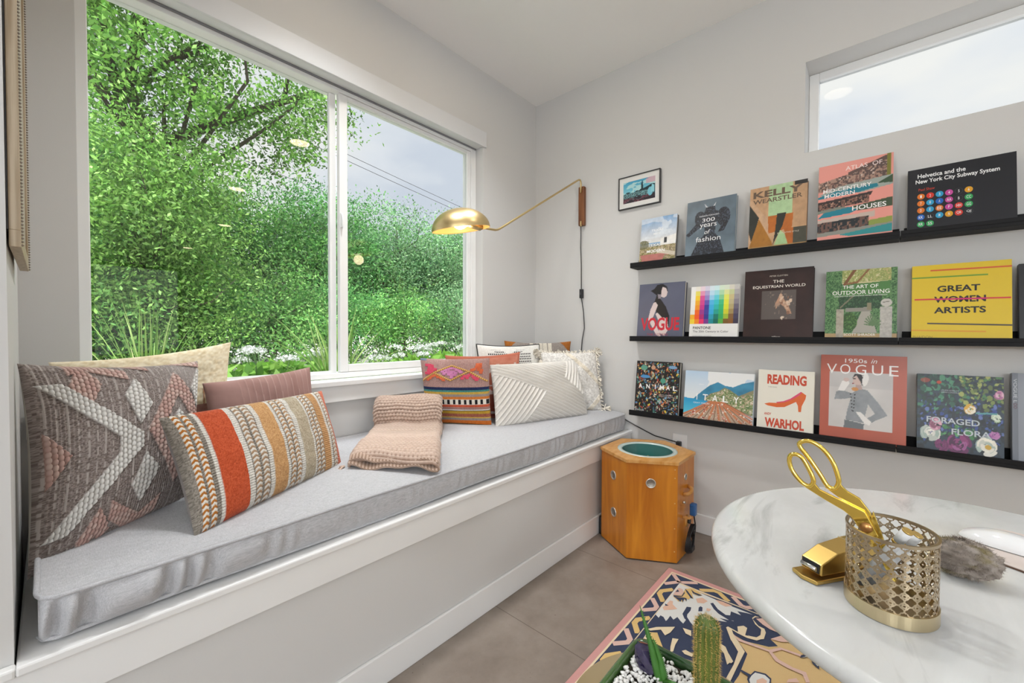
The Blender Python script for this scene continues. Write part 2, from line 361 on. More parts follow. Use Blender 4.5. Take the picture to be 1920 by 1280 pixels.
# ------------------------------------------------------------------ the high strip window and unseen glazing added behind the camera for daylight
v = MB(); a, b, c, d = -1.75, .274, 1.944, 2.366
for bx in [(2.515, 2.555, b-.04, b-.0005, c+.0005, d-.0005), (2.515, 2.555, a+.0005, a+.04, c+.0005, d-.0005), (2.515, 2.555, a+.04, b-.04, c+.0005, c+.035), (2.515, 2.555, a+.04, b-.04, d-.04, d-.0005)]: v.box(*bx)
W2 = v.build('window_2', M_vinyl, bevel=.003); W2['kind'] = 'structure'
MB().box(2.533, 2.537, a+.04, b-.04, c+.035, d-.04).build('glass_pane', M_glass2, W2)
def big_glazing(name, axis, p, lo, hi, n):
    f = MB(); z0, z1 = .0805, 2.4495
    B = (lambda u0, u1, q0, q1, zz0, zz1: (u0, u1, q0, q1, zz0, zz1)) if axis == 'x' else (lambda u0, u1, q0, q1, zz0, zz1: (q0, q1, u0, u1, zz0, zz1))
    lo += .0005; hi -= .0005
    f.box(*B(lo, hi, p, p+.06, z0, z0+.06)); f.box(*B(lo, hi, p, p+.06, z1-.06, z1))
    for i in range(n+1):
        u = lo+(hi-lo-.06)*i/n; f.box(*B(u, u+.06, p, p+.06, z0+.06, z1-.06))
    o = f.build(name, M_dark); o['kind'] = 'structure'
    MB().box(*B(lo+.06, hi-.06, p+.028, p+.032, z0+.06, z1-.06)).build('glass_pane', M_clear, o)
big_glazing('window_3', 'x', -7.10, -3.4, 1.9, 4)
big_glazing('window_4', 'y', -4.10, -6.2, .2, 4)

# ------------------------------------------------------------------ ceiling downlights (one row mirrored in the big window, two added over the bench)
M_lens = emit('downlight_lens', (1., .80, .55), 22.)
def downlight(x, y, lab, power=18.):
    t = thing('recessed_downlight', lab, 'ceiling light', (x, y, ZC-.012), 'recessed ceiling downlights')
    MB().lathe([(.078, .0115), (.097, .0115), (.098, .006), (.092, .0), (.080, .002), (.078, .0115)], n=36).build('trim_ring', M_trim, t)
    MB().lathe([(.0, .006), (.0775, .006), (.0775, .0112), (0, .0112)], n=36).build('lens', M_lens, t)
    ld = bpy.data.lights.new('downlight_beam', 'SPOT'); ld.energy = power; ld.spot_size = R(125); ld.spot_blend = 1.; ld.shadow_soft_size = .07; ld.color = (.965, 1, 1.03)
    lo = bpy.data.objects.new('downlight_beam', ld); COL.objects.link(lo); lo.parent = t; lo.location = (0, 0, -.012)
for i, (x, y) in enumerate([(1.47, .23), (1.46, -1.51), (1.82, -3.49), (1.82, -6.01)]):
    downlight(x, y, ['round white recessed downlight over the marble table', 'round white recessed downlight second from the window in its row', 'round white recessed downlight third from the window in its row', 'round white recessed downlight farthest from the window in its row'][i])

downlight(.84, 1.34, 'round white recessed downlight over the pillow end of the bench', 62.)  # unseen pair added to brighten the cushion top from above
downlight(1.50, 1.22, 'round white recessed downlight over the corner end of the bench', 46.)
# unseen opal globes added behind the camera as fill light
M_opal = emit('opal_glow', (.96, 1., 1.04), 36.)
for i, (x, y) in enumerate([(-1.3, -1.9), (-2.7, -.4), (-1.6, -4.4)]):
    t = thing('globe_floor_lamp', ['opal globe floor lamp nearest the bench', 'opal globe floor lamp by the side glazing', 'opal globe floor lamp by the rear glazing'][i], 'floor lamp', (x, y, .0), 'opal globe floor lamps')
    MB().lathe([(.21*math.sin(a), 1.55-.21*math.cos(a)) for a in np.linspace(0.01, math.pi-.01, 25)], n=40).build('globe', M_opal, t)
    MB().lathe([(.0, .0005), (.15, .0005), (.15, .015), (.012, .022), (.012, 1.33), (.05, 1.335), (.05, 1.355), (0, 1.355)], n=24).build('stand', M_dark, t)

# ================================================================== WINDOW BENCH
bn = thing('window_bench', 'long white built-in bench under the big window', 'bench', (1.15, 1.45, 0))
MB().box(-.044, XS-.001, 1.120, YW-.001, .483, .502).box(-.5, -.044, 1.120, 1.1415, .483, .502).build('seat_board', M_trim, bn, True, bevel=.004)
MB().box(-.5, XS-.001, 1.129, 1.1415, .400, .4825).build('fascia', M_trim, bn, True, bevel=.002)
MB().box(-.044, XS-.001, 1.142, 1.165, 0, .4825).build('front_panel', M_wall, bn, True)
MB().box(-.5, XS-.014, 1.130, 1.1415, 0, .100).build('baseboard', M_trim, bn, True, bevel=.003)

# long cushion
def bench_cushion():
    t = thing('bench_cushion', 'long grey linen cushion with piped edges on the white bench', 'cushion', (1.17, 1.5, .5025))
    X0, X1, n = -.018, 2.352, 420
    xs = np.concatenate([X0+.03*(1-np.cos(np.linspace(0, np.pi/2, 8)))[:-1], np.linspace(X0+.03, X1-.03, n), X1-.03*(1-np.cos(np.linspace(np.pi/2, 0, 8)))[1:]])
    e = np.clip(np.minimum(xs-X0, X1-xs)/.03, 0, 1); inset = .03*(1-np.sqrt(1-(1-e)**2))
    k = 46; P = np.zeros((len(xs), k+30+6, 3))
    yf, yb, zb, zt = 1.148, 1.878, .507, .592
    wob = .006*(fbm(xs*3, xs*0, 3)-.5)*2
    for i, x in enumerate(xs):
        q = inset[i]; f0 = yf+q+wob[i]; zt_ = zt+.006*sst(np.array(x), 1.2, 2.3)
        ty = np.linspace(yb-q, f0, k); s = (yb-ty)/(yb-yf)
        crown = .022*np.sin(np.pi*np.clip(s, 0, 1))**.6+.012*(1-s)
        wr = .0035*(fbm(np.full(k, x*9)+ty*5, ty*4, 11)-.5)+.0035*(fbm(x*22+ty*16, ty*3, 5, 2)-.5)*sst(np.array(x), .6, 1.1)
        P[i, :k] = np.stack([np.full(k, x), ty, zt_+crown+wr*np.sin(np.pi*s)], 1)
        zz = np.linspace(zt_, zb, 30); a = (zz-zb)/(zt_-zb)
        near = 1.45*np.exp(-((x-.08)/.22)**2)
        fold = (.011*near+.0035*np.exp(-((x-1.75)/.55)**2)+.0012)*np.sin(x*95+3*np.sin(x*31)+(1-a)*1.3)*np.sin(np.pi*a)**.7
        bul = -.008*np.sin(np.pi*a); P[i, k:k+30] = np.stack([np.full(30, x), f0+bul+fold+.010*(1-a)**2, zz+.004*np.sin(x*7)*(1-a)], 1)
        P[i, k+30:] = np.stack([np.full(6, x), np.linspace(f0+.02, yb-q, 6), np.full(6, zb-.002)], 1)
    m_, n_ = P.shape[:2]; V = P.reshape(-1, 3); F = gridfaces(m_, n_, 0, True)
    mt = bpy.data.materials.new('grey_linen'); nt, b = nodes(mt); N = nt.nodes.new; L = nt.links.new
    tc = N('ShaderNodeTexCoord'); out = []
    for sc in ((900, 60, 900), (60, 900, 200)):
        mp = N('ShaderNodeMapping'); mp.inputs['Scale'].default_value = sc; no = N('ShaderNodeTexNoise'); no.inputs['Scale'].default_value = 1.; no.inputs['Detail'].default_value = 2
        L(tc.outputs['Object'], mp.inputs[0]); L(mp.outputs[0], no.inputs['Vector']); out.append(no.outputs['Fac'])
    ad = N('ShaderNodeMath'); L(out[0], ad.inputs[0]); L(out[1], ad.inputs[1]); mr = N('ShaderNodeMapRange'); mr.inputs[1].default_value = .7; mr.inputs[2].default_value = 1.3; L(ad.outputs[0], mr.inputs[0])
    mx = N('ShaderNodeMix'); mx.data_type = 'RGBA'; mx.inputs[6].default_value = (.36, .36, .375, 1); mx.inputs[7].default_value = (.53, .53, .55, 1); L(mr.outputs[0], mx.inputs[0]); L(mx.outputs[2], b.inputs['Base Color'])
    bp = N('ShaderNodeBump'); bp.inputs['Strength'].default_value = .25; bp.inputs['Distance'].default_value = .0015; L(ad.outputs[0], bp.inputs['Height']); L(bp.outputs[0], b.inputs['Normal'])
    b.inputs['Roughness'].default_value = .8; b.inputs['Specular IOR Level'].default_value = .2; b.inputs['Sheen Weight'].default_value = .15
    body = MB(); body.v = [tuple(p) for p in V]; body.f = F.tolist(); body.m = [0]*len(F); body.sm = [True]*len(F)
    body.f += [list(range(n_)), [(m_-1)*n_+j for j in range(n_)][::-1]]; body.m += [0, 0]; body.sm += [False, False]
    body.build('cover', mt, t, True)
    pipe = P[::3, k].copy(); pipe[:, 1] -= .001; pipe[:, 2] += .002
    left = P[0, :k:3].copy()[::-1]; left[:, 0] -= .001
    MB().tube(np.concatenate([pipe[::-1], left]), .0048, 8).build('piping', mt, t, True)
    low = P[::3, k+29].copy(); low[:, 1] -= .002; low[:, 2] += .005
    MB().tube(low, .0042, 8).build('piping', mt, t, True)
bench_cushion()
# ================================================================== OUTSIDE: trees, shrubs, grasses, flowers
M_leaf = vcmat('leaf', rough=.5, spec=.25, trans=.33)
M_bark = mat('bark', raw=(.075, .06, .047), rough=.9, noise=None)
M_petal = mat('white_petal', raw=(.80, .80, .78), rough=.6)
M_ground = mat('pale_gravel', raw=(.40, .38, .34), rough=.95)  # unseen ground, made pale to bounce daylight onto the ceiling
def leaf_quads(C, size, g, droop=.3, thin=.5):
    n = len(C); t = g.normal(size=(n, 3)); t[:, 2] -= droop; t /= np.linalg.norm(t, axis=1)[:, None]
    b = np.cross(t, g.normal(size=(n, 3))); b /= np.linalg.norm(b, axis=1)[:, None]; s = (size*g.uniform(.6, 1.25, n))[:, None]
    V = np.stack([C-t*s*.5, C+b*s*thin*.5, C+t*s*.6, C-b*s*thin*.5], 1).reshape(-1, 3)
    return V, np.arange(4*n).reshape(n, 4)
def leaf_cols(n, pal, g, per=4, w=None):
    P = np.array([lin(c) for c in pal]); c = P[g.integers(len(P), size=n)]*g.uniform(.75, 1.25, (n, 1)) if w is None else w
    return np.repeat(np.clip(c, .003, .9), per, axis=0)
def soft(c, k=.03): c = lin(c)*np.array([.90, 1.03, .92]); return c*(1-k)+c.mean()*k
GREENS = {'elm': ['#8fb85a', '#9fc565', '#7ba650', '#b2d47c', '#6a9548'], 'deep': ['#6fa560', '#5c9453', '#7db169', '#92bf76', '#4f844b'], 'mid': ['#7fb060', '#93bf6b', '#6ca056', '#a8cd7c', '#5c914c'], 'dusty': ['#88ae7e', '#99bd8b', '#759f6f', '#abc896', '#658f65']}
def tree(name, label, cat, group, base, top, r, nclu, per, size, pal, seed, sig=.22, trunk=.07, low=.15, extra=None, shell=.45, cen=None):
    """base (x,y,z); crown is an ellipsoid from low*height up to the top"""
    g = np.random.default_rng(seed); bx, by, bz = base; Hh = top-bz; cz = bz+Hh*(low+1)/2; rz = Hh*(1-low)/2
    cx, cy = (bx, by) if cen is None else cen
    t = thing(name, label, cat, base, group)
    br = MB(); pts = [Vector((bx, by, bz-.1))]
    for i in range(1, 7): f = i/6; pts.append(Vector((bx+(cx-bx)*f*.8+g.normal()*.05*Hh*.3, by+(cy-by)*f*.8+g.normal()*.05*Hh*.3, bz+Hh*.78*f)))
    br.tube(pts, [trunk*(1-.8*i/6) for i in range(7)], 7)
    d = g.normal(size=(nclu, 3)); d /= np.linalg.norm(d, axis=1)[:, None]; rad = g.uniform(0, 1, nclu)**shell
    K = np.stack([cx+d[:, 0]*rad*r[0], cy+d[:, 1]*rad*r[1], cz+d[:, 2]*rad*rz], 1)
    for k in K[:: max(1, nclu//26)]:
        j = pts[min(6, max(1, int((k[2]-bz)/Hh*6)))]; a = Vector(k); m = j.lerp(a, .5)+Vector(g.normal(size=3)*.07*Hh*.4); br.tube([j, m, a], [trunk*.33, trunk*.2, trunk*.06], 5)
    if extra:
        for p in extra: br.tube(p[0], p[1], 6)
    br.build('trunk', M_bark, t, True)
    n = nclu*per; C = np.repeat(K, per, 0)+g.normal(size=(n, 3))*sig*np.array([1, 1, .75])
    V, F = leaf_quads(C, size, g); cl = np.repeat(g.uniform(.4, 1.4, nclu), per)
    P = np.array([soft(c) for c in GREENS[pal]]); c = P[g.integers(len(P), size=n)]*(g.uniform(.75, 1.3, n)*cl)[:, None]*.95
    fast('foliage', V, F, M_leaf, t, True, np.repeat(np.clip(c, .003, .9), 4, 0), smooth=False)
    return t
gp = MB(); gp.add([(-30, 2.07, .55), (40, 2.07, .55), (40, 45, .8), (-30, 45, .8)], [(0, 1, 2, 3)]); go = gp.build('ground', M_ground); go['kind'] = 'structure'
limb = [([(.75, 6.9, 3.3), (1.5, 6.6, 3.85), (2.25, 6.3, 4.35), (2.9, 6.1, 4.75), (3.5, 5.9, 5.4)], [.07, .055, .045, .035, .015]),
        ([(2.25, 6.3, 4.35), (2.3, 6.2, 4.9), (2.5, 6.1, 5.4)], [.032, .022, .012]), ([(.75, 6.9, 3.3), (.5, 6.7, 4.3), (.3, 6.4, 5.7)], [.075, .05, .02]),
        ([(2.9, 6.1, 4.75), (3.4, 5.9, 4.6), (3.9, 5.8, 4.65)], [.03, .02, .01])]
tree('tree', 'tall pale green tree with spreading dark limbs filling the upper window', 'tree', 'trees outside the window', (.7, 7.0, .6), 9.4, (2.75, 2.1), 390, 270, .062, 'elm', 4, sig=.19, trunk=.10, low=.30, extra=limb, shell=.42, cen=(1.15, 6.2))
tree('tree', 'tall dense green tree behind the pale one at the left of the view', 'tree', 'trees outside the window', (-.1, 9.2, .6), 4.5, (1.9, 1.4), 190, 240, .062, 'mid', 14, sig=.27, trunk=.09, low=.1, shell=.42)
tree('tree', 'young bright green tree standing before the tall pale one', 'tree', 'trees outside the window', (.62, 5.3, .58), 3.25, (.85, .6), 130, 260, .043, 'elm', 15, sig=.17, trunk=.04, low=.05, shell=.42)
TL = [ # x, y, top, rx, ry, n clusters, palette, label
 (-.6, 7.6, 4.2, 1.5, 1.4, 150, 'deep', 'dense dark tree at the left end of the window view'),
 (1.0, 8.6, 4.0, 1.6, 1.4, 160, 'deep', 'dark bushy tree below the tall pale tree'),
 (2.55, 8.6, 4.1, 1.3, 1.2, 150, 'mid', 'bushy green tree left of the window mullion'),
 (4.0, 8.6, 4.55, 1.15, 1.1, 140, 'deep', 'pointed green tree just right of the window mullion'),
 (5.3, 8.4, 4.35, 1.0, 1.0, 130, 'dusty', 'slim greyish green tree in the middle of the sliding pane'),
 (6.5, 8.0, 4.15, 1.0, 1.0, 130, 'dusty', 'greyish green tree with open branches behind the lamp shade'),
 (7.9, 8.2, 4.0, 1.2, 1.1, 120, 'mid', 'bushy green tree at the right end of the window view')]
for i, (x, y, top, rx, ry, n, pal, lab) in enumerate(TL):
    tree('tree', lab, 'tree', 'trees outside the window', (x, y, .6), top-.24, (rx, ry), n, 210, .062, pal, 20+i, sig=.24, trunk=.08, low=.05, shell=.42)
SH = [(.15, 4.9, 1.95, .7, 'mid'), (1.05, 5.4, 1.9, .75, 'deep'), (1.95, 5.3, 2.05, .75, 'mid'), (2.9, 5.6, 2.0, .8, 'deep'), (3.9, 5.3, 1.95, .75, 'mid'), (4.9, 5.2, 2.05, .75, 'dusty'), (5.7, 4.6, 1.9, .7, 'mid')]
SL = ['low green shrub at the left edge of the window view', 'low dark shrub below the tall pale tree', 'low bright shrub behind the white flowers in the fixed pane', 'low dark shrub behind the window mullion',
      'low green shrub behind the flowers in the sliding pane', 'low greyish shrub behind the fine grass clump', 'low green shrub at the right edge of the window view']
for i, (x, y, top, r, pal) in enumerate(SH):
    tree('shrub', SL[i], 'shrub', 'shrubs below the trees', (x, y+.5, .57), top-.15, (r, r*.8), 75, 150, .045, pal, 60+i, sig=.15, trunk=.03, low=.02, shell=.45)
def grass(label, x, y, z, n, hgt, spread, seed, wid=.011, pal=('#8fb65a', '#a8c76c', '#79a54c', '#b9cf80'), lean=(0, 0)):
    g = np.random.default_rng(seed); t = thing('ornamental_grass', label, 'grass plant', (x, y, z), 'grass clumps below the window'); V = []; F = []; C = []
    for i in range(n):
        a = g.uniform(0, 6.283); sp = abs(g.normal())*spread; L = hgt*g.uniform(.55, 1.1); o = np.array([x+g.normal()*.02, y+g.normal()*.02, z]); d = np.array([math.cos(a)+lean[0], math.sin(a)+lean[1], 0]); s = np.array([-math.sin(a), math.cos(a), 0]); col = lin(pal[g.integers(len(pal))])*g.uniform(.7, 1.15); b = len(V)
        for k in range(8):
            f = k/7; p = o+d*sp*L*f**1.7+np.array([0, 0, L*(f-.25*sp*f**2.6)]); w_ = wid*(1-f**2)*.5+.0004; V += [p-s*w_, p+s*w_]; C += [col, col]
            if k: F.append([b+2*k-2, b+2*k-1, b+2*k+1, b+2*k])
    fast('blades', V, F, M_leaf, t, True, np.array(C), smooth=False)
grass('tall loose grass clump at the left of the fixed pane', .31, 2.55, .56, 60, .72, .45, 1)
grass('thick arching grass clump beside the window mullion', 1.12, 2.36, .56, 120, .70, .62, 2, wid=.013)
grass('fine pale grass clump near the right window jamb', 2.38, 2.62, .56, 110, .66, .38, 3, wid=.006, pal=('#a9c78c', '#b9d29d', '#93b878'))
def flower_plant(label, x, y, z, hgt, heads, seed, nl=260):
    g = np.random.default_rng(seed); t = thing('flowering_plant', label, 'flowering plant', (x, y, z), 'white flowering plants below the window')
    st = MB(); H = []
    for i in range(heads):
        a = g.uniform(0, 6.283); r = .09+.15*(i % 3)/2; a = i*2.4+seed; p = Vector((x+r*math.cos(a), y+r*.6*math.sin(a), z+hgt*g.uniform(.86, 1.05))); H.append(p); st.tube([(x+r*.3*math.cos(a), y, z), (x+r*.8*math.cos(a), y+r*.3*math.sin(a), z+hgt*.6), p], [.005, .004, .003], 5)
    st.build('stem', mat('green_stem', raw=(.10, .2, .05), rough=.6), t, True)
    C = np.stack([x+g.normal(size=nl)*.15, y+g.normal(size=nl)*.09, z+hgt*(.78-np.abs(g.normal(size=nl))*.3)], 1); V, F = leaf_quads(C, .085, g, .1, .55)
    fast('leaves', V, F, M_leaf, t, True, leaf_cols(nl, ['#8fbf4f', '#7fb045', '#a0cb60', '#6c9f40'], g), smooth=False)
    for p in H:
        n = 90; a = g.uniform(0, 6.283, n); r = .05*np.sqrt(g.uniform(0, 1, n)); C = np.stack([p.x+r*np.cos(a), p.y+r*np.sin(a), p.z-.35*r**1+.006*g.normal(size=n)], 1)
        V, F = leaf_quads(C, .016, g, 0, .9); fast('flower_head', V, F, M_petal, t, True, smooth=False)
for i, (x, y, hh, nh, lab) in enumerate([(.56, 2.75, .36, 4, 'white flowering plant above the cream pillow'), (.82, 2.6, .36, 5, 'white flowering plant left of the thick grass clump'), (1.0, 2.72, .37, 3, 'white flowering plant behind the thick grass clump'),
        (1.42, 2.5, .33, 5, 'white flowering plant just right of the window mullion'), (1.85, 2.62, .36, 6, 'white flowering plant in the middle of the sliding pane'), (2.12, 2.7, .38, 5, 'white flowering plant left of the fine grass clump')]):
    flower_plant(lab, x, y, .60, hh+.03, max(3, nh-1), 90+i)
def wire(label, p, q, sag):
    P = [Vector(p).lerp(Vector(q), i/24)-Vector((0, 0, sag*4*(i/24)*(1-i/24))) for i in range(25)]
    tag(MB().tube(P, .012, 5).build('power_line', mat('cable_black', raw=(.02, .02, .02), rough=.6)), label, 'cable', 'power lines in the sky')
wire('upper thin power line crossing the sky in the sliding pane', (-8, 17, 11.05), (28, 17, 6.6), .3)
wire('second thin power line just under the upper one', (-8, 17, 10.8), (28, 17, 6.3), .3)
wire('lowest thin power line running behind the tree tops', (-8, 17, 9.15), (28, 17, 4.8), .4)
for x, hgt, lab in ((-8, 11.5, 'tall wooden utility pole carrying the power lines beyond the left of the window view'), (28, 7.1, 'shorter wooden utility pole carrying the power lines beyond the right of the window view')):
    up_ = thing('utility_pole', lab, 'utility pole', (x, 17.12, .66), 'utility poles'); MB().tube([(x, 17.12, .6), (x, 17.12, hgt)], [.13, .10], 10).build('pole', M_bark, up_, True); MB().box(x-.05, x+.05, 16.2, 18.0, hgt-.35, hgt-.25).build('crossarm', M_bark, up_, True)
# ================================================================== PILLOWS AND THROW
ILL = 1.30
M_fab = vcmat('woven_fabric', rough=.85, spec=.15, sheen=.1)
M_knit = vcmat('thick_yarn', rough=.9, spec=.1, sheen=.15)
def pillow(label, group, BL, BR, TR, TL, T, pat, n=180, m=180, back='#b9b3ab', pinch=.045, seed=1, lump=.10, expo=.42, backT=None):
    BL, BR, TR, TL = [np.array(p, float) for p in (BL, BR, TR, TL)]
    base = (BL+BR)/2; t = thing('throw_pillow', label, 'pillow', tuple(base), group)
    nv = np.cross(BR-BL, TL-BL); nv /= np.linalg.norm(nv)
    if nv @ (np.array([0, 0, 1.1])-(BL+TR)/2) < 0: nv = -nv
    def sheet(a, b, front):
        S, Q = np.meshgrid(np.linspace(0, 1, a), np.linspace(0, 1, b), indexing='ij'); u, v = 2*S-1, 2*Q-1
        uu = u*(1-pinch*(1-v*v)*np.abs(u)**1.5); vv = v*(1-pinch*(1-u*u)*np.abs(v)**1.5)
        # ears: corners pushed out a little
        s, q = ((uu+1)/2)[..., None], ((vv+1)/2)[..., None]
        P = (BL*(1-s)+BR*s)*(1-q)+(TL*(1-s)+TR*s)*q
        th = T/2*(np.clip((1-u*u)*(1-v*v), 0, 1))**expo
        th = th*(1+lump*2*(fbm(S*3+seed, Q*3+seed, seed)-.5)) + .010*lump*10*(fbm(S*5, Q*5, seed+9)-.5)*np.clip((1-u*u)*(1-v*v), 0, 1)**.3
        if not front: return P-nv*((backT/T if backT else 1)*th)[..., None], np.ones((a, b, 3))*alb(back)
        c, h = pat(S, Q); e = np.clip(np.minimum(1-np.abs(u), 1-np.abs(v))*14, 0, 1)
        return P+nv*(th+h*e)[..., None], c
    P1, C1 = sheet(n, m, True); P2, C2 = sheet(max(20, n//4), max(20, m//4), False)
    V = np.concatenate([P1.reshape(-1, 3), P2.reshape(-1, 3)]); F = np.concatenate([gridfaces(n, m), gridfaces(*P2.shape[:2], n*m, True)])
    fast('cover', V, F, M_fab, t, True, np.concatenate([C1.reshape(-1, 3), C2.reshape(-1, 3)]))
    t['_'] = 0; del t['_']
    edge = np.concatenate([P1[:, 0], P1[-1, 1:], P1[::-1, -1][1:], P1[0, ::-1][1:-1]])
    return t, edge, nv, P1
def tri(x): return np.abs((x % 1)*2-1)
def woven(S, Q, a, b, fx=60, fy=60, seed=0, amt=1.):
    k = _h(np.floor(S*fx*2), np.floor(Q*fy*2+np.floor(S*fx*2) % 2*.5), seed); return mixc(alb(a), alb(b), k*amt)
# 1 big diamond-weave pillow
def pat_diamond(S, Q):
    X = S+.012*np.sin(Q*6)
    base = woven(X, Q, '#62554f', '#beb3ad', 62, 120, 3); base = mixc(base, np.ones_like(base)*alb('#7f726d'), .35+0*S)
    ln = np.abs((X*25 % 1)-.5) < .11; brk = _h(np.floor(X*25), np.floor(Q*70), 8) > .35
    base = np.where((ln & brk)[..., None], alb('#b9b0aa'), base)
    lit_top = sst(S, .45, .95)*sst(Q, .55, .95); base = mixc(base, np.ones_like(base)*alb('#b3aca8'), lit_top*.55)  # top right painted lighter, as lit from above
    h = .0010*np.sin(X*62*2*np.pi)+.0005*np.sin(Q*240*np.pi)
    wht = np.zeros_like(S, bool); pnk = np.zeros_like(S, bool)
    S = S*1.22/(S*1.22+(1-S)*.81)
    t = np.abs(Q-.50); cx = .50-1.22*np.maximum(t-.04, 0)
    wht |= (np.abs(S-cx) < .068) & (t < .375)
    wht |= ((np.abs(S-.555)/.075+np.abs(Q-.74+.5*(S-.555))/.15) < 1)
    wht |= ((np.abs(S-.59)/.085+np.abs(Q-.285-.3*(S-.59))/.14) < 1)
    d = np.abs(S-.80)/.20+np.abs(Q-.55)/.37
    pnk |= (d < 1) & (d > .52); wht |= d < .27
    wht |= (np.abs(S-.97)/.07+np.abs(Q-.78)/.16) < 1
    pnk |= (S*1.+np.abs(Q-.5)*.9 < .15) & (S > .025)
    pnk |= (np.abs(S-.33)/.10+np.abs(Q-.06)/.14 < 1) & ~(np.abs(S-.35)/.04+np.abs(Q-.0)/.06 < 1)
    pnk |= (np.abs(Q-(.02+.17*tri((S-.36)/.5))) < .05) & (S > .40) & (S < .72)
    pnk |= (np.abs(S-.28)/.09+np.abs(Q-.86)/.14 < 1)
    pnk |= (np.abs(Q-(.99-.34*np.abs(S-.30))) < .035) & (S > .2) & (S < .52)
    pnk |= (np.abs(Q-(1.02-.34*np.abs(S-.52))) < .03) & (S > .5) & (S < .66)
    pnk |= (np.abs(Q-(1.05-.30*np.abs(S-.72))) < .032) & (S > .70) & (S < .98)
    # chain stitch
    cw = 36.; cc = S*cw; ph = Q*36+np.where((np.floor(cc) % 2) > 0, .5, 0); f = cc % 1; g = ph % 1
    loop = np.clip(1-((np.abs(f-.5)*2)**2+(np.abs(g-.5)*1.6)**2), 0, 1)
    k = wht | pnk; jit = _h(np.floor(cc), np.floor(ph), 5)
    cw_ = mixc(alb('#b9b4ae'), alb('#eceae5'), np.sqrt(loop)); pk = mixc(alb('#9c7d74'), mixc(alb('#c9a399'), alb('#dcc3b8'), jit), np.sqrt(loop))
    C = np.where(wht[..., None], cw_, np.where(pnk[..., None], pk, base)); h = np.where(k, .0015+.0055*np.sqrt(loop), h)
    return C, h
pillow('large square pillow woven with white chevron and dusty pink diamonds', 'pillows at the left end of the bench', (-.034, 1.315, .575), (.262, 1.505, .597), (.325, 1.665, .998), (-.046, 1.441, 1.020), .17, pat_diamond, 440, 440, back='#c9c2b6', seed=3, pinch=.075, backT=.10)
# 2 cream boucle pillow with a pink band
def pat_cream(S, Q):
    C = mixc(alb('#cdb992', 1.35), alb('#efe6cf', 1.35), fbm(S*60, Q*60, 2)*1.3-.15); C = mixc(C, np.ones_like(C)*alb('#d4c19a', 1.3), (fbm(S*3, Q*5, 6)-.45)*1.2)
    pk = Q < .53; C = np.where(pk[..., None], mixc(alb('#a8766c'), alb('#c99b8f'), fbm(S*70, Q*70, 4)), C)
    orr = (Q > .53) & (Q < .66) & (_h(np.floor(S*26), S*0, 2) > .5) & (S > .8); C = np.where(orr[..., None], alb('#c0602a'), C)
    return C, .004*(fbm(S*55, Q*55, 3)-.5)+np.where(orr, .004, 0)
pillow('cream fuzzy pillow leaning on the window with a dusty pink lower band', 'pillows at the left end of the bench', (0.0, 1.80, .606), (.458, 1.80, .606), (.461, 1.832, 1.056), (.001, 1.832, 1.002), .085, pat_cream, 150, 150, back='#d8d0bd', seed=5, pinch=.075, lump=.2)
# 3 dusty rose pleated velvet
def pat_rose(S, Q):
    k = sst(S, .2, .5); pl = (S+.05*(Q-.5)*(1-S))*17; f = (pl % 1)
    C = mixc(alb('#977068'), alb('#b6928a'), fbm(S*9, Q*3, 3)*.8+.15); C = mixc(C, np.ones_like(C)*alb('#c9a9a1'), np.clip((f-.82)*6, 0, 1)*k*.8)
    return C, k*.004*f**3+.006*(fbm(S*4, Q*2, 7)-.5)*(1-k)
pillow('dusty rose velvet pillow with narrow stitched pleats', 'pillows at the left end of the bench', (.37, 1.70, .61), (.735, 1.70, .61), (.722, 1.762, .950), (.357, 1.762, .914), .115, pat_rose, 180, 120, back='#d5cdc6', seed=7, pinch=.05)
# 4 striped lumbar
def pat_stripe(S, Q):
    T = S*1.525/(S*1.525+(1-S)*.99)
    gray = woven(S, Q, '#6f685f', '#a39b90', 120, 70, 1); white = woven(S, Q, '#c9c4bb', '#eeeae2', 120, 70, 2); org = woven(S, Q, '#ab4220', '#d3613a', 140, 70, 3); tan = woven(S, Q, '#b07f4f', '#d9ac77', 140, 70, 4); kh = woven(S, Q, '#9a8a70', '#c9bda6', 140, 70, 5); cor = woven(S, Q, '#cf6a4e', '#e68d70', 140, 70, 6)
    C = gray.copy(); h = .0012*np.sin(Q*90*np.pi)
    def put(a, b, c): C[:] = np.where(((T >= a) & (T < b))[..., None], c, C)
    def braid(a, b, cols=('#b3702c', '#e8e2d6'), nb=2):
        K = (T >= a) & (T < b); f = (T-a)/(b-a)*nb; x = np.abs((f % 1)-.5)*2; ph = (Q*22+x*.55) % 1
        c = np.where((ph < .5)[..., None], alb(cols[0]), alb(cols[1])); edge = x > .72
        c = np.where(edge[..., None], gray, c); C[:] = np.where(K[..., None], c, C); h[:] = np.where(K & ~edge, .0035*np.sin(np.clip((1-x), 0, 1)*np.pi*.5)*(.5+.5*np.abs(np.sin(ph*2*np.pi))), h)
    put(0, .035, gray); braid(.035, .135); put(.135, .155, gray); put(.155, .178, white)
    put(.178, .335, org); put(.335, .372, white); braid(.372, .475, ('#a7886a', '#ddd8cf')); put(.475, .50, white); put(.50, .59, tan); put(.59, .612, white)
    braid(.612, .69, ('#b08a64', '#dcd7ce')); put(.69, .712, white); put(.712, .785, kh); put(.785, .80, white); braid(.80, .862, ('#a8845e', '#dcd7ce')); put(.862, .912, tan); put(.912, .928, white); braid(.928, .965, ('#b59a80', '#dcd7ce'), 1); put(.965, 1.01, cor)
    K = ((T > .178) & (T < .335)) | ((T > .5) & (T < .59)) | ((T > .712) & (T < .785)); h = np.where(K, .003+.002*(fbm(S*90, Q*60, 9)-.5), h)
    return C, h
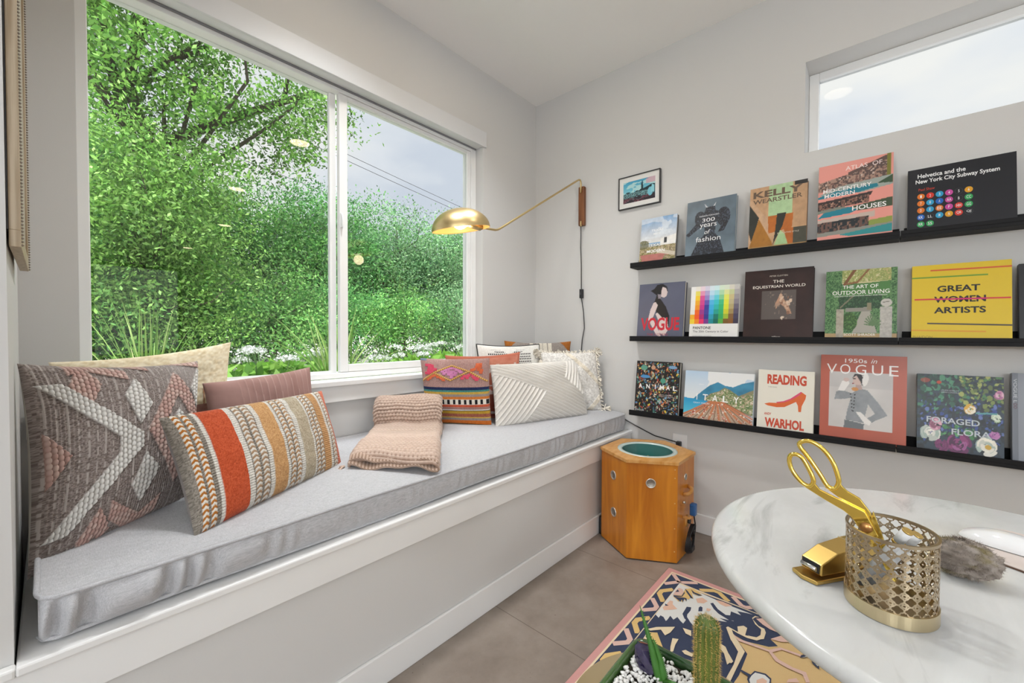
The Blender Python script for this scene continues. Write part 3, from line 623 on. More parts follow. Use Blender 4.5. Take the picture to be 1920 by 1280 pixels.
pillow('lumbar pillow striped in orange, tan, white and braided wool', 'pillows at the left end of the bench', (.228, 1.218, .600), (.713, 1.470, .604), (.712, 1.632, .864), (.186, 1.370, .872), .13, pat_stripe, 380, 200, back='#8d8582', seed=9, pinch=.04)
# 5 kilim pillow
def pat_kilim(S, Q):
    v = 1-Q; q = v
    def w(a, b, sd): return woven(S, Q, a, b, 90, 90, sd)
    C = w('#a5807a', '#c7a39b', 1); h = .001*np.sin(S*90*np.pi)
    rows = [(.415, .455, '#20284a', '#2c3866'), (.455, .482, '#3f7d78', '#559b90'), (.482, .512, '#c39a3c', '#dcb95a'), (.512, .55, '#8f8583', '#a89c98'), (.55, .585, '#d0702c', '#e08a40'), (.585, .665, '#e6dfd2', '#f2ede2'), (.665, .70, '#c65438', '#d8694a'), (.70, .738, '#9a7570', '#b38f88'), (.738, .752, '#dedad4', '#f0ede8'), (.752, .762, '#2c2a33', '#3c3944'), (.762, .80, '#b8902c', '#cfa83e'), (.80, .85, '#8f4a3c', '#b8705c'), (.85, .872, '#c8a444', '#dcbc62'), (.872, .905, '#8d8584', '#a79d99'), (.905, .965, '#d26a22', '#e2823a'), (.965, .985, '#4a4a30', '#6b6a42'), (.985, 1.01, '#c9a03c', '#d8b452')]
    for i, (a, b, c0, c1) in enumerate(rows):
        K = (v >= a) & (v < b); C = np.where(K[..., None], w(c0, c1, 10+i), C)
    K = (v > .592) & (v < .658) & (((S*12.5) % 1) < .45); C = np.where(K[..., None], alb('#1d1b1e'), C)
    def dots(P, c0, c1):
        nonlocal C, h
        for x, y in P:
            K = (np.abs(S-x) < .026) & (np.abs(v-y) < .02); C = np.where(K[..., None], mixc(alb(c0), alb(c1), fbm(S*40, Q*40, 3)), C); h = np.where(K, .005, h)
    dots([(.11, .09), (.16, .09), (.15, .13), (.20, .13), (.14, .17), (.19, .16), (.24, .15), (.10, .21), (.15, .21), (.20, .20), (.19, .10), (.63, .28), (.66, .25), (.72, .24), (.70, .27), (.78, .25), (.80, .28), (.83, .30), (.75, .21), (.85, .28)], '#cf3f5c', '#ee5f7a')
    dots([(.12, .30), (.16, .28), (.19, .25), (.24, .24), (.28, .26), (.33, .28), (.36, .30), (.84, .08), (.88, .08), (.83, .12), (.88, .12), (.80, .15), (.86, .16), (.90, .17), (.77, .16), (.89, .20)], '#d2603c', '#ea7d54')
    dots([(.35, .18), (.39, .15), (.43, .14), (.47, .13), (.51, .13), (.55, .15), (.59, .17), (.41, .19), (.45, .18), (.50, .18), (.54, .20), (.44, .22), (.48, .22), (.52, .23), (.48, .26), (.37, .21), (.61, .19)], '#c873a8', '#e59cc8')
    lines = [((.02, .33), (.22, .20), (.48, .09), (.72, .18), (.98, .33)), ((.22, .20), (.46, .31), (.72, .18))]
    for P in lines:
        for (x0, y0), (x1, y1) in zip(P, P[1:]):
            dx, dy = x1-x0, y1-y0; tt = np.clip(((S-x0)*dx+(v-y0)*dy)/(dx*dx+dy*dy), 0, 1); dd = np.hypot(S-x0-tt*dx, v-y0-tt*dy); K = dd < .013
            C = np.where(K[..., None], mixc(alb('#b98238'), alb('#eac27c'), .5+.5*np.sin(tt*60)), C); h = np.where(K, .006*np.sqrt(np.clip(1-(dd/.013)**2, 0, 1)), h)
    K = (v < .03) & (S < .10); C = np.where(K[..., None], alb('#7f8ba0'), C)
    return C, h
pillow('square kilim pillow with pink zigzag top and rainbow stripes', 'pillows at the right end of the bench', (1.330, 1.790, .612), (1.520, 1.488, .610), (1.556, 1.540, .962), (1.300, 1.80, .962), .11, pat_kilim, 220, 220, back='#8a9099', seed=11, pinch=.04)
# 6 coral pillow behind
def pat_coral(S, Q):
    C = mixc(alb('#c66a50'), alb('#e59a82'), fbm(S*12, Q*12, 2)*1.1); C = mixc(np.ones_like(C)*alb('#a9503c'), C, sst(Q, .1, .8))
    K = (vn(S*26, Q*26, 4) > .62) & (np.abs((Q*3.2) % 1-.5) < .22); C = np.where(K[..., None], alb('#efd9cf'), C)
    K = (np.abs(2*Q-1) > .93) | (np.abs(2*S-1) > .93); C = np.where(K[..., None], alb('#cf7a62'), C)
    return C, 0*S
pillow('coral pillow with faded white motifs peeking out behind the kilim pillow', 'pillows at the right end of the bench', (1.385, 1.72, .61), (1.79, 1.50, .61), (1.822, 1.556, .985), (1.405, 1.725, .975), .07, pat_coral, 120, 120, back='#b8604a', seed=13, pinch=.08)
# 7 white pleated lumbar
def pat_pleat(S, Q):
    X, Y = S*1.9, Q; L1 = .83-.77*S                    # width about 1.9 times the height
    bl = (Y < L1) & (S < .27+.216/.425*(Y-.03)); ur = (S > .75+.08/.26*(Y-.68)) & (Y > .68-1.64*(S-.75))
    ph = np.where(bl, (.72*X-.69*Y)*14.5, np.where(ur, (.86*X-.50*Y)*13, (.38*X+.925*Y)*19.))
    sd = np.abs(Y-L1)
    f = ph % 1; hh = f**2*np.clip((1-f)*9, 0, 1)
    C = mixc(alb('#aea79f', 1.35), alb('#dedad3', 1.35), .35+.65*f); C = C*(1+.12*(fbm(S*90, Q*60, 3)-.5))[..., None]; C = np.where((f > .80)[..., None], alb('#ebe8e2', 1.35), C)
    return C, .0125*hh
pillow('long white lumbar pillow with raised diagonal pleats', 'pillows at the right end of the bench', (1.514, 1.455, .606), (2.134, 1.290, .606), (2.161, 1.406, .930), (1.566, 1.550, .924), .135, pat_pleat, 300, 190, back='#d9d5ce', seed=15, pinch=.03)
# 8 shaggy white with tassels
def pat_shag(S, Q):
    C = mixc(alb('#b9b4ae', 1.3), alb('#eeebe5', 1.3), fbm(S*50, Q*50, 2)*1.4-.2); h = .003*(fbm(S*50, Q*50, 2)-.5)
    d = np.minimum(np.abs(S+Q-1.45), np.abs(S-Q-.75)); K = d < .05; C = np.where(K[..., None], mixc(alb('#c9bda8', 1.3), alb('#efe8da', 1.3), fbm(S*40, Q*40, 5)), C); h = np.where(K, .007*fbm(S*40, Q*40, 7), h); return C, h
t8, e8, n8, _ = pillow('shaggy off white pillow edged with yarn fringe and corner tassels', 'pillows at the right end of the bench', (2.035, 1.52, .615), (2.295, 1.285, .615), (2.302, 1.340, .975), (2.06, 1.59, .975), .12, pat_shag, 150, 150, back='#d5d0c8', seed=17, pinch=.03, lump=.2)
def fringe(name, pts, L, n, m, parent, seed, r=.0022, out=None, lab=None):
    g = np.random.default_rng(seed); mb = MB(); pts = np.asarray(pts); c = pts.mean(0)
    for i in range(n):
        p = pts[g.integers(len(pts))]; d = (p-c)/np.linalg.norm(p-c)+g.normal(size=3)*.45 if out is None else np.array(out)+g.normal(size=3)*.25; d /= np.linalg.norm(d); l = L*g.uniform(.5, 1.1)
        q = p+d*l*.5+g.normal(size=3)*.004; mb.tube([p, q, p+d*l+np.array([0, 0, -.25*l])], r, 4)
    o = mb.build(name, m, parent, True, normals=False); return o
M_yarn = mat('cream_yarn', '#e6dfd2', .9, g=1.3)
fringe('fringe', e8, .026, 300, M_yarn, t8, 3, .0036)
for k, p, lab in ((0, (2.305, 1.275, .625), 'lower'), (1, (2.06, 1.60, .972), 'u'), (2, (2.302, 1.336, .972), 'u')):
    mb = MB(); g = np.random.default_rng(k); p = Vector(p)
    for i in range(26):
        d = Vector((.6, -.45, -.1))+Vector(g.normal(size=3)*.35); 
        if k: d = Vector((-.6 if k == 1 else .3, .3 if k == 1 else -.3, .2))+Vector(g.normal(size=3)*.4)
        mb.tube([p, p+d.normalized()*.02, p+d.normalized()*.042+Vector((0, 0, -.006))], .0035, 4)
    mb.build('tassel', M_yarn, t8, True, normals=False)
# 9 white with black stitching and piping
def pat_mono(S, Q):
    C = mixc(alb('#d6d3cc', 1.25), alb('#eceae4', 1.25), fbm(S*60, Q*60, 2)); v = 1-Q; row = np.floor(v*26); inrow = ((v*26) % 1 > .35); dash = ((S*34+row*.5) % 1) < .62
    a = np.abs(S-.45); K1 = (v > .07) & (v < .20) & (a < .03+(.20-v)*1.9) & (a > (.15-v)*1.5)
    K2 = (v > .13) & (v < .8) & (((S > .56) & (S < .80)) | ((S < .3) & (S > .12)))
    K = (K1 | K2) & inrow & dash; K |= (np.abs(S-.52)/.03+np.abs(v-.17)/.04) < 1
    return np.where(K[..., None], alb('#232225'), C), 0*S
t9, e9, _, _ = pillow('white pillow with black stitched motifs and black piping', 'pillows at the right end of the bench', (1.65, 1.72, .61), (2.075, 1.56, .61), (2.11, 1.64, 1.024), (1.672, 1.765, 1.028), .10, pat_mono, 170, 170, back='#d9d6d0', seed=19, pinch=.07)
o = MB().tube(e9[::3], .0045, 6, closed=True).build('piping', mat('black_piping', raw=(.015, .015, .017), rough=.7), t9, True); o['label'] = 'black piping'
# 10 taupe pillow in the corner
def pat_taupe(S, Q):
    C = woven(S, Q, '#8d837c', '#a89e96', 70, 70, 3)
    for x, w in ((.40, .025), (.52, .04), (.60, .03), (.675, .028)): C = np.where((np.abs(S-x) < w)[..., None], woven(S, Q, '#d2c8b6', '#e9e2d4', 90, 90, 4), C)
    K = (S+(1-Q)*.9 < .17) | ((1-S)+(1-Q)*.9 < .17) | (S+Q < .17) | (1-S+Q < .17); return np.where(K[..., None], woven(S, Q, '#9c5a22', '#b87434', 80, 80, 6), C), 0*S
pillow('taupe pillow with cream stripes and rust corners tucked in the corner', 'pillows at the right end of the bench', (1.955, 1.80, .61), (2.265, 1.49, .61), (2.315, 1.532, 1.042), (2.0, 1.845, 1.045), .09, pat_taupe, 130, 130, back='#8d837c', seed=21, pinch=.07)

# knitted throw: flat run towards the room, rolled at the window side
def throw_blanket():
    t = thing('knitted_throw', 'chunky knitted beige throw, rolled at the back, its end lying flat', 'throw blanket', (.95, 1.5, .615), None)
    FL, FR = np.array([.704, 1.395]), np.array([.905, 1.150]); BL, BR = np.array([1.02, 1.775]), np.array([1.265, 1.585]); d = ((BL-FL)+(BR-FR))/2; d /= np.linalg.norm(d)
    prof = []                                      # (along 0..1 front to crease, extra distance past the crease, z)
    for a in np.linspace(0, 1, 90): prof.append((a, 0, .664+.006*math.sin(a*5)-.030*max(0, 1-a*9)**2))
    for a in np.linspace(-.1, 1.08, 90):           # the roll
        an = math.pi*(1.18-a*1.12); prof.append((1, .075+.083*math.cos(an), .690+.083*max(-.30, math.sin(an))*(1.06)))
    n = len(prof); m = 150; P = np.zeros((n, m, 3)); A = np.array(prof); s = np.linspace(0, 1, m)
    for i in range(n):
        a, e, z = prof[i]; L = FL*(1-a)+BL*a+d*e; Rr = FR*(1-a)+BR*a+d*e
        wv = .012*math.sin(a*7)*(1-a)
        xy = L[None]*(1-s[:, None])+Rr[None]*s[:, None]
        nrm = np.array([0, 0, 1.]); ed = np.clip(np.minimum(s, 1-s)*12, 0, 1)
        drop = .028*(1-np.sqrt(1-(1-ed)**2)) if e == 0 else .02*(1-np.sqrt(1-(1-ed)**2))
        P[i, :, :2] = xy+d[None]*(.012*np.sin(s*6+i*.02))[:, None]*(1 if e == 0 else .5); P[i, :, 2] = z-drop+.008*(fbm(s*3+a*2, s*0+a*3+e*20, 4)-.5)*2
    du = np.gradient(P, axis=0); dv = np.gradient(P, axis=1); N = np.cross(dv, du); N /= np.linalg.norm(N, axis=2)[..., None]+1e-9
    N[N[..., 2] < -.6] *= -1
    ln = np.concatenate([[0], np.cumsum(np.linalg.norm(np.diff(P[:, m//2], axis=0), axis=1))]); W = np.linalg.norm(P[0, -1]-P[0, 0])
    U, Vv = np.meshgrid(ln/.0158, s*W/.0158, indexing='ij')
    # garter stitch: rows across the width, interlocking loops
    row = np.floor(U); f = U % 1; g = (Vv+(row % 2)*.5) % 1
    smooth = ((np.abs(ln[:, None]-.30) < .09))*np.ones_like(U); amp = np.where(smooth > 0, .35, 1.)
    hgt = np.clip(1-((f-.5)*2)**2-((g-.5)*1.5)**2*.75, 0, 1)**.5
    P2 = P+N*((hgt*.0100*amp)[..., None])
    C = mixc(alb('#8c6c5a'), alb('#dfc6b5'), hgt*.95+.15*_h(row, np.floor(Vv), 3)+.15*(1-amp))  # shade painted in: crevices between the stitches are darker
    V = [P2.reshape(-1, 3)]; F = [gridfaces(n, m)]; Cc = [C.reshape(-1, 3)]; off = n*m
    # two folded layers below the visible one, wavy at the front edge
    for k, (zz, ex) in enumerate(((.642, .006), (.626, -.006))):
        q = np.zeros((40, m, 3)); cc = np.zeros((40, m, 3))
        for i in range(40):
            an = i/39*math.pi-math.pi/2 if i < 20 else None
            a = 0 if i < 20 else (i-19)/20*.85
            L = FL*(1-a)+BL*a; Rr = FR*(1-a)+BR*a; xy = L[None]*(1-s[:, None])+Rr[None]*s[:, None]
            wav = .006*np.sin(s*9+k*2)+.005*np.sin(s*17+k)
            fr = -.010*math.cos(an) if an is not None else 0
            q[i, :, :2] = xy+d[None]*(fr+ex); q[i, :, 2] = zz+(.010*math.sin(an) if an is not None else .010)+wav*(1-a)
            st = .5+.5*np.sin(s*W/.0062*2*np.pi/2+i); cc[i] = mixc(alb('#93755f'), alb('#d8bead'), st)
        V.append(q.reshape(-1, 3)); F.append(gridfaces(40, m, off)); Cc.append(cc.reshape(-1, 3)); off += 40*m
    # rounded edge of the top layer at the front and the spiral ends of the roll
    for side, B in ((0, BL), (1, BR)):
        q = []; 
        for j in range(120):
            an = j/119*4.4*math.pi; r = .080*(1-j/119*.85); q.append((B[0]+d[0]*(.075+r*math.cos(an)), B[1]+d[1]*(.075+r*math.cos(an)), .688+r*math.sin(an)*.85))
        w = np.array([BR-BL])[0]/np.linalg.norm(BR-BL)*(1 if side else -1)
        A_ = np.array(q); rows = np.stack([A_+np.append(w, 0)*-.02, A_+np.append(w, 0)*.004, A_*1.0+np.array([0, 0, -.006])+np.append(w, 0)*-.004], 0)
        V.append(rows.reshape(-1, 3)); F.append(gridfaces(3, 120, off)); Cc.append(np.tile(alb('#bd9f8c'), (360, 1))); off += 360
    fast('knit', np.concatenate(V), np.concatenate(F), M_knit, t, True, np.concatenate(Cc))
    fringe('corner_tag', [(.690, 1.402, .622)], .03, 5, mat('throw_yarn', '#d6bba9', .9), t, 4, .004, (-.6, .2, -.15))
throw_blanket()
ILL = 1.15
# ================================================================== LAMP, FRAMES, LEDGES, BOOKS
M_brass = mat('brushed_brass', raw=(.66, .50, .25), rough=.36, metal=1.)
M_gold = mat('polished_gold', raw=(.86, .62, .13), rough=.13, metal=1.)
M_satin = mat('satin_gold', raw=(.66, .45, .14), rough=.30, metal=1.)
M_black = mat('black_plastic', raw=(.012, .012, .014), rough=.45)
M_walnut = mat('walnut', raw=(.21, .075, .022), rough=.35, noise=(3, '#5e2f10', (12, 12, 1)))
M_ledge = mat('black_ledge', raw=(.009, .009, .010), rough=.6, spec=.2)
def wall_lamp():
    Y = 1.48; t = thing('wall_lamp', 'brass swing arm wall lamp with dome shade and walnut back plate', 'lamp', (XS, Y, 1.80))
    pl = MB(); pl.prism([(-.022, 1.805), (.022, 1.805), (.022, 2.062), (-.022, 2.062)], 0, .030, T=lambda x, y, z: (XS-.0005-z, Y+x, y)); pl.build('back_plate', M_walnut, t, True, bevel=.006)
    arm = [(2.345, Y, 2.02), (2.345, Y, 2.075), (2.342, Y, 2.092), (2.333, Y, 2.101), (2.318, Y, 2.097), (2.29, Y, 2.080), (1.575, Y, 1.640), (1.555, Y, 1.629), (1.535, Y, 1.623), (1.51, Y, 1.621), (1.43, Y, 1.616)]
    MB().tube(arm, .0058, 10).build('arm', M_brass, t, True)
    # lower pin and cord
    MB().tube([(2.348, Y, 1.80), (2.348, Y, 1.835)], .006, 8).build('pin', M_brass, t, True)
    tilt = R(10.5); ax = Vector((math.cos(tilt), 0, math.sin(tilt))); az = Vector((-math.sin(tilt), 0, math.cos(tilt))); o = Vector((1.303, Y, 1.580)); r = .138; H = .098
    prof = [(r*math.cos(a), H*math.sin(a)) for a in np.linspace(0, math.pi/2*.995, 26)]; inn = [(p[0]*.975, p[1]*.97-.0008) for p in prof][::-1]
    MB().lathe(prof+[(0.0, H)], o, 56, 0, ax, (0, 1, 0), az).build('shade', M_brass, t, True)
    MB().lathe([(0.0, H*.965)]+inn+[prof[0]], o, 56, 0, ax, (0, 1, 0), az).build('shade_lining', mat('warm_enamel', raw=(.72, .46, .17), rough=.4), t, True)
    s0 = o+ax*.128+az*.012; MB().tube([s0, o+ax*.055+az*.028], .017, 16).build('socket', M_brass, t, True)
    b = o+ax*.0+az*.030; mb = MB(); mb.lathe([(0.0001, -.034), (.012, -.033), (.022, -.026), (.028, -.012), (.029, 0), (.026, .014), (.018, .030), (.014, .045)], b, 24, 0, az, (0, 1, 0), ax).build('bulb', emit('bulb_glow', (1, .80, .52), 9.), t, True)
    ld = bpy.data.lights.new('bulb_light', 'POINT'); ld.energy = .7; ld.color = (1, .78, .5); ld.shadow_soft_size = .03
    lo = bpy.data.objects.new('bulb_light', ld); COL.objects.link(lo); lo.parent = t; lo.location = (o+az*-.028)-wloc(t)
    c1 = [(2.348, Y, 1.80), (2.352, Y+.002, 1.74), (2.356, Y+.006, 1.66), (2.360, Y+.003, 1.55), (2.364, Y+.004, 1.385)]
    c2 = [(2.364, Y+.004, 1.335), (2.366, Y-.012, 1.24), (2.366, Y-.020, 1.13), (2.368, Y-.002, 1.05), (2.368, Y+.004, .97), (2.370, Y-.01, .85), (2.370, Y-.03, .66), (2.371, 1.40, .625), (2.371, 1.20, .575), (2.372, 1.10, .535), (2.372, .98, .492), (2.372, .86, .478), (2.362, .835, .472)]
    MB().tube(c1, .0032, 6).tube(c2, .0032, 6).build('cord', M_black, t, True)
    sw = MB().box(2.352, 2.374, Y-.009, Y+.013, 1.328, 1.388).build('switch', M_black, t, True, bevel=.003); MB().box(2.348, 2.352, Y-.003, Y+.007, 1.350, 1.366).build('rocker', M_dark, sw, True, bevel=.001)
    MB().box(2.345, 2.3725, .822, .848, .458, .486).build('plug', M_black, t, True, bevel=.004)
wall_lamp()
ot = thing('wall_outlet', 'white wall outlet behind the orange cabinet', 'outlet', (XS, .835, .44))
MB().box(XS-.006, XS-.0005, .795, .875, .405, .525).build('cover_plate', M_trim, ot, True, bevel=.002)

# small framed print
fp = thing('framed_print', 'small framed blue city print in a thin black frame on the wall', 'framed picture', (XS, 1.087, 1.855)); a0, a1, z0, z1 = 1.218, .956, 1.854, 2.050
f = MB(); e = .005
for bx in [(XS-.018, XS-.0005, a1, a0, z0, z0+e), (XS-.018, XS-.0005, a1, a0, z1-e, z1), (XS-.018, XS-.0005, a1, a1+e, z0+e, z1-e), (XS-.018, XS-.0005, a0-e, a0, z0+e, z1-e)]: f.box(*bx)
f.build('frame', mat('thin_black_frame', raw=(.02, .02, .022), rough=.35), fp, True)
MB().box(XS-.012, XS-.001, a1+e, a0-e, z0+e, z1-e).build('mat_board', mat('mat_board', '#e6e4e0', .7), fp, True)
A = Art(70, 100, '#5fb6cf'); A.grad(.35, 1, '#8ad2dd', '#3f9fc4'); g_ = fbm(A.U*4, A.V*5, 3); A.put((g_ > .55) & (A.V > .4), '#bfe3e0', .8); A.put((A.U > .72) & (A.V > .75) & (g_ > .42), '#d99aa8', .7)
A.poly([(0, 0), (0, .38), (.12, .52), (.22, .5), (.25, .40), (.35, .45), (.42, .52), (.5, .50), (.57, .56), (.575, .8), (.60, .95), (.625, .8), (.63, .55), (.75, .6), (.9, .68), (1, .66), (1, 0)], '#16323a')
A.speck((A.V < .45) & (g_ > .45), ['#3f6f74', '#1b2730', '#7fb5b8', '#402832', '#203c44'], 30, 2); A.put((A.V < .22), '#38202a', .7); A.speck((A.V < .22) & (g_ > .5), ['#7a4a58', '#2a1a22'], 26, 4); A.ell(.85, .35, .08, .2, '#7cc4d6')
A.poly([(.86, .3), (.97, .3), (.97, .6), (.9, .66)], '#8fd0dc')
V, F, C = A.mesh(.200, .128); V = np.stack([np.full(len(V), XS-.0125)-V[:, 2], a0-.031-V[:, 0], z0+.034+V[:, 1]], 1)
M_print = vcmat('printed_cover', rough=.32, spec=.45)
vcmesh('print', V, F, C, M_print, fp, True)

# tall framed piece seen edge-on on the return wall
ff = thing('beaded_frame', 'pale wooden frame with beaded edge hanging beside the window, seen edge on', 'framed picture', (-.04, 1.39, 1.24))
M_pale = mat('pale_gilt_wood', raw=(.52, .43, .31), rough=.45, noise=(4, '#a08a6c', (30, 30, 1)))
Y0, Y1, X0, X1, Z0, Z1 = 1.156, 1.60, -.0435, -.029, 1.243, 2.42
f = MB(); w = .03
for bx in [(X0, X1, Y0, Y1, Z0, Z0+w), (X0, X1, Y0, Y1, Z1-w, Z1), (X0, X1, Y0, Y0+w, Z0+w, Z1-w), (X0, X1, Y1-w, Y1, Z0+w, Z1-w)]: f.box(*bx)
f.build('frame', M_pale, ff, True, bevel=.001)
for yb_ in (Y0+.004, Y1-.004):
  bd = MB()
  for z in np.arange(Z0+.004, Z1, .0062): bd.lathe([(0, -.0026), (.0026, 0), (0, .0026)], (X1+.0012, yb_, z), 6)
  bd.build('beading', mat('dark_beads', raw=(.20, .16, .12), rough=.4), ff, True)
MB().box(X0+.003, X1-.004, Y0+w, Y1-w, Z0+w, Z1-w).build('canvas', mat('canvas', '#b8b0a0', .8), ff, True)
MB().box(-.0458, X0-.0003, Y0+.0, Y1-.02, Z0+.03, Z1-.02).build('backing', M_dark, ff, True)  # dark strip filling the gap between frame and wall

# picture ledges, two lengths to a row
LEDGE = (1.477, 1.049, .614)
def ledge(zb, ya, yb, lab):
    t = thing('picture_ledge', lab, 'wall shelf', (XS, (ya+yb)/2, zb), 'black picture ledges'); b = MB()
    b.box(XS-.1, XS-.0005, yb, ya, zb, zb+.014).build('board', M_ledge, t, True, bevel=.001)
    MB().box(XS-.1, XS-.090, yb, ya, zb+.0142, zb+.030).build('front_lip', M_ledge, t, True, bevel=.001)
    MB().box(XS-.0115, XS-.0005, yb, ya-.012, zb+.0142, zb+.055).build('back_rail', M_ledge, t, True, bevel=.001)
for zb, nm in zip(LEDGE, ('top', 'middle', 'bottom')):
    ledge(zb, 1.098, -.0585, 'black picture ledge on the corner side of the %s row' % nm); ledge(zb, -.0605, -1.22, 'black picture ledge on the window side of the %s row, running out of view' % nm if nm == 'top' else 'black picture ledge continuing the %s row past the seam' % nm)

M_page = mat('page_block', '#e9e5da', .8, noise=(4, '#cfc9bb', (1, 400, 1)))
def book(label, row, ya, yb, H, lean, art, th=.024, edge=None, spine=None):
    zb = LEDGE[row]+.0146; W = ya-yb; H = H+.012; s, c = math.sin(R(lean)), math.cos(R(lean))
    mw = Matrix(((0, s, -c, XS-.080), (-1, 0, 0, ya), (0, c, s, zb+th*s+.0002), (0, 0, 0, 1)))
    mw.translation += Vector((0, 0, 0))
    t = thing('book', label, 'book', group='books on the %s ledge' % ('top', 'middle', 'bottom')[row], mw=mw)
    bm = MB(); e = .0032
    bm.box(0, W, 0, H, -e, -.0002); bm.box(0, W, 0, H, -th, -th+e); bm.box(0, .004, 0, H, -th+e, -e)
    V, F, C = art.mesh(W, H); ec = alb(edge) if edge else art.C[art.n//2, 0]; b = len(V)
    V = np.concatenate([V, np.array(bm.v)]); F = F+[[b+i for i in f] for f in bm.f]; C = np.concatenate([C, np.tile(ec, (len(bm.v), 1))])
    vcmesh('cover', V, F, C, M_print, t)
    MB().box(.0042, W-.004, .003, H-.003, -th+e+.0002, -e-.0002).build('pages', M_page, t)
    return t
T_ = Art
# --- top row
a = T_(120, 92, '#8fb4d6'); a.grad(.45, 1, '#e6e3df', '#7ea7d0'); cl = fbm(a.U*3, a.V*6, 2); a.put((cl > .55) & (a.V > .55), '#dfe5ea', .6)
a.poly([(.58, .36), (.58, .52), (1, .58), (1, .36)], '#eeebe6'); a.rect(.68, .75, .42, .53, '#3a3a3c'); a.rect(0, 1, 0, .37, '#9a8a62'); a.speck(a.V < .37, ['#a0905f', '#7f7a4a', '#b9a883', '#8b7a5e', '#c7b89a'], 22, 1)
a.ell(.1, .42, .16, .10, '#6d6b45', .85); a.speck((a.U < .25) & (a.V > .36) & (a.V < .5) & (vn(a.U*40, a.V*30, 3) > .5), ['#6a6a44', '#7d7752'], 30, 3); a.rect(0, .6, .36, .42, '#8d8a78', .6)
a.poly([(.25, .12), (.6, .18), (.75, .05), (.3, .04)], '#6f8a3f'); a.put((a.V < .2) & (fbm(a.U*5, a.V*5, 7)+.4*(1-a.U) > .62), '#b8736a'); a.poly([(.55, .30), (1, .20), (1, .12), (.5, .22)], '#cfc4b0'); a.mottle(.15, 14, 5)
a.text('TEXAS', .47, .72, .34, .045, '#f3f3f3').text('MADE', .47, .64, .2, .04, '#f0f0f0').text('TEXAS', .42, .395, .38, .055, '#f6f4f0').text('MODERN', .46, .265, .5, .065, '#f6f4f0', .02)
book('smallest book on the top ledge, blue sky over a white desert house', 0, 1.053, .846, .258, 8.5, a, .022, '#5c5a58')
a = T_(140, 110, '#5e6d78'); a.mottle(.35, 4, 2); a.grad(0, .35, '#7d8d98', '#5e6d78'); a.mottle(.25, 5, 3)
D = '#23262e'; a.poly([(.36, .93), (.42, .82), (.56, .80), (.60, .93), (.54, .86), (.44, .86)], '#c9cbd0'); a.poly([(.40, .86), (.58, .87), (.60, .78), (.70, .76), (.62, .56), (.60, .40), (.70, .30), (.82, 0), (.10, 0), (.26, .28), (.40, .40), (.38, .55), (.30, .70), (.38, .80)], D)
a.ell(.30, .66, .12, .15, D, 1, .4); a.ell(.76, .66, .13, .16, D); a.poly([(.22, .60), (.32, .54), (.06, .38), (0, .42)], '#1d1f26'); a.poly([(.74, .54), (.86, .56), (.78, .42), (.66, .40)], '#1d1f26'); a.speck((a.C.mean(2) < alb('#2f3138').mean()*1.02) & (vn(a.U*60, a.V*60, 2) > .62), ['#454b58', '#39404c', '#596070'], 60, 4)
a.text('FASHION FORWARD', .47, .715, .40, .026, '#dfe1e4', .0).text('300', .46, .640, .26, .065, '#eceded', 0).text('years', .46, .535, .34, .085, '#eceded', 0).text('of', .45, .435, .12, .075, '#eceded', 0, .3).text('fashion', .47, .315, .5, .085, '#eceded', 0)
book('dark slate book with a black puff sleeved dress on its cover', 0, .792, .549, .302, 7.5, a, .028, '#8b97a0')
a = T_(140, 110, '#c39c77'); a.mottle(.12, 6, 3); a.rect(.34, .76, .50, 1, '#aecb9c'); a.rect(.78, 1, .94, 1, '#2a2624'); a.rect(.76, 1, .32, .94, '#bd9773'); a.poly([(0, .84), (.36, .46), (.36, .30), (.06, .10), (0, .15)], '#c8a483')
a.poly([(0, .74), (.18, .52), (.06, .12), (0, .3)], '#32332d'); a.poly([(.18, .50), (.03, .10), (.02, .06), (.44, .06), (.42, .12)], '#a8722e'); a.poly([(.34, .52), (.78, .52), (.76, .30), (.36, .25)], '#b96a2c'); a.poly([(.50, .54), (.66, .54), (.60, .34), (.46, .10), (.44, .04), (.48, .30)], '#33332c')
a.poly([(.46, .05), (.56, .28), (.64, .22), (.70, .06)], '#a5c48f'); a.poly([(.62, .30), (.78, .30), (.78, .06), (.70, .06)], '#b4652a'); a.rect(.78, 1, .06, .30, '#4a493d'); a.rect(0, 1, 0, .06, '#b08a58'); a.mottle(.16, 18, 6)
a.text('KELLY', .49, .885, .86, .105, '#6b5848', .035).text('WEARSTLER', .49, .775, .86, .07, '#6b5848', .02).text('EVOCATIVE STYLE', .70, .235, .36, .022, '#d8cdbb', 0)
book('tan and green book with abstract orange and black shapes', 0, .488, .254, .306, 7.5, a, .03, '#8a6a4e')
a = T_(150, 120, '#e89a8e'); pool = '#1f7f92'
a.poly([(0, .80), (.0, .66), (.42, .70), (.60, .86), (.95, .98), (.95, .68), (.3, .62)], '#8a6f62'); a.rect(.0, .45, .70, .76, '#d8cfc8'); a.speck((a.inside([(0, .78), (0, .66), (.6, .70), (.95, .72), (.95, .93), (.58, .86)])), ['#7b5a52', '#a98878', '#5c4a46', '#c9b0a2'], 24, 2); a.poly([(.42, .86), (.95, .995), (.95, .94), (.42, .82)], '#5f4a44'); a.rect(.92, .97, .62, 1, '#7d7a33')
a.poly([(.0, .62), (.3, .70), (1, .74), (1, .62), (.6, .58)], '#9fa8a0'); a.poly([(0, .60), (.3, .655), (.8, .66), (.82, .62), (.55, .585), (0, .575)], pool); a.poly([(.8, .66), (1, .74), (1, .64)], '#39523a')
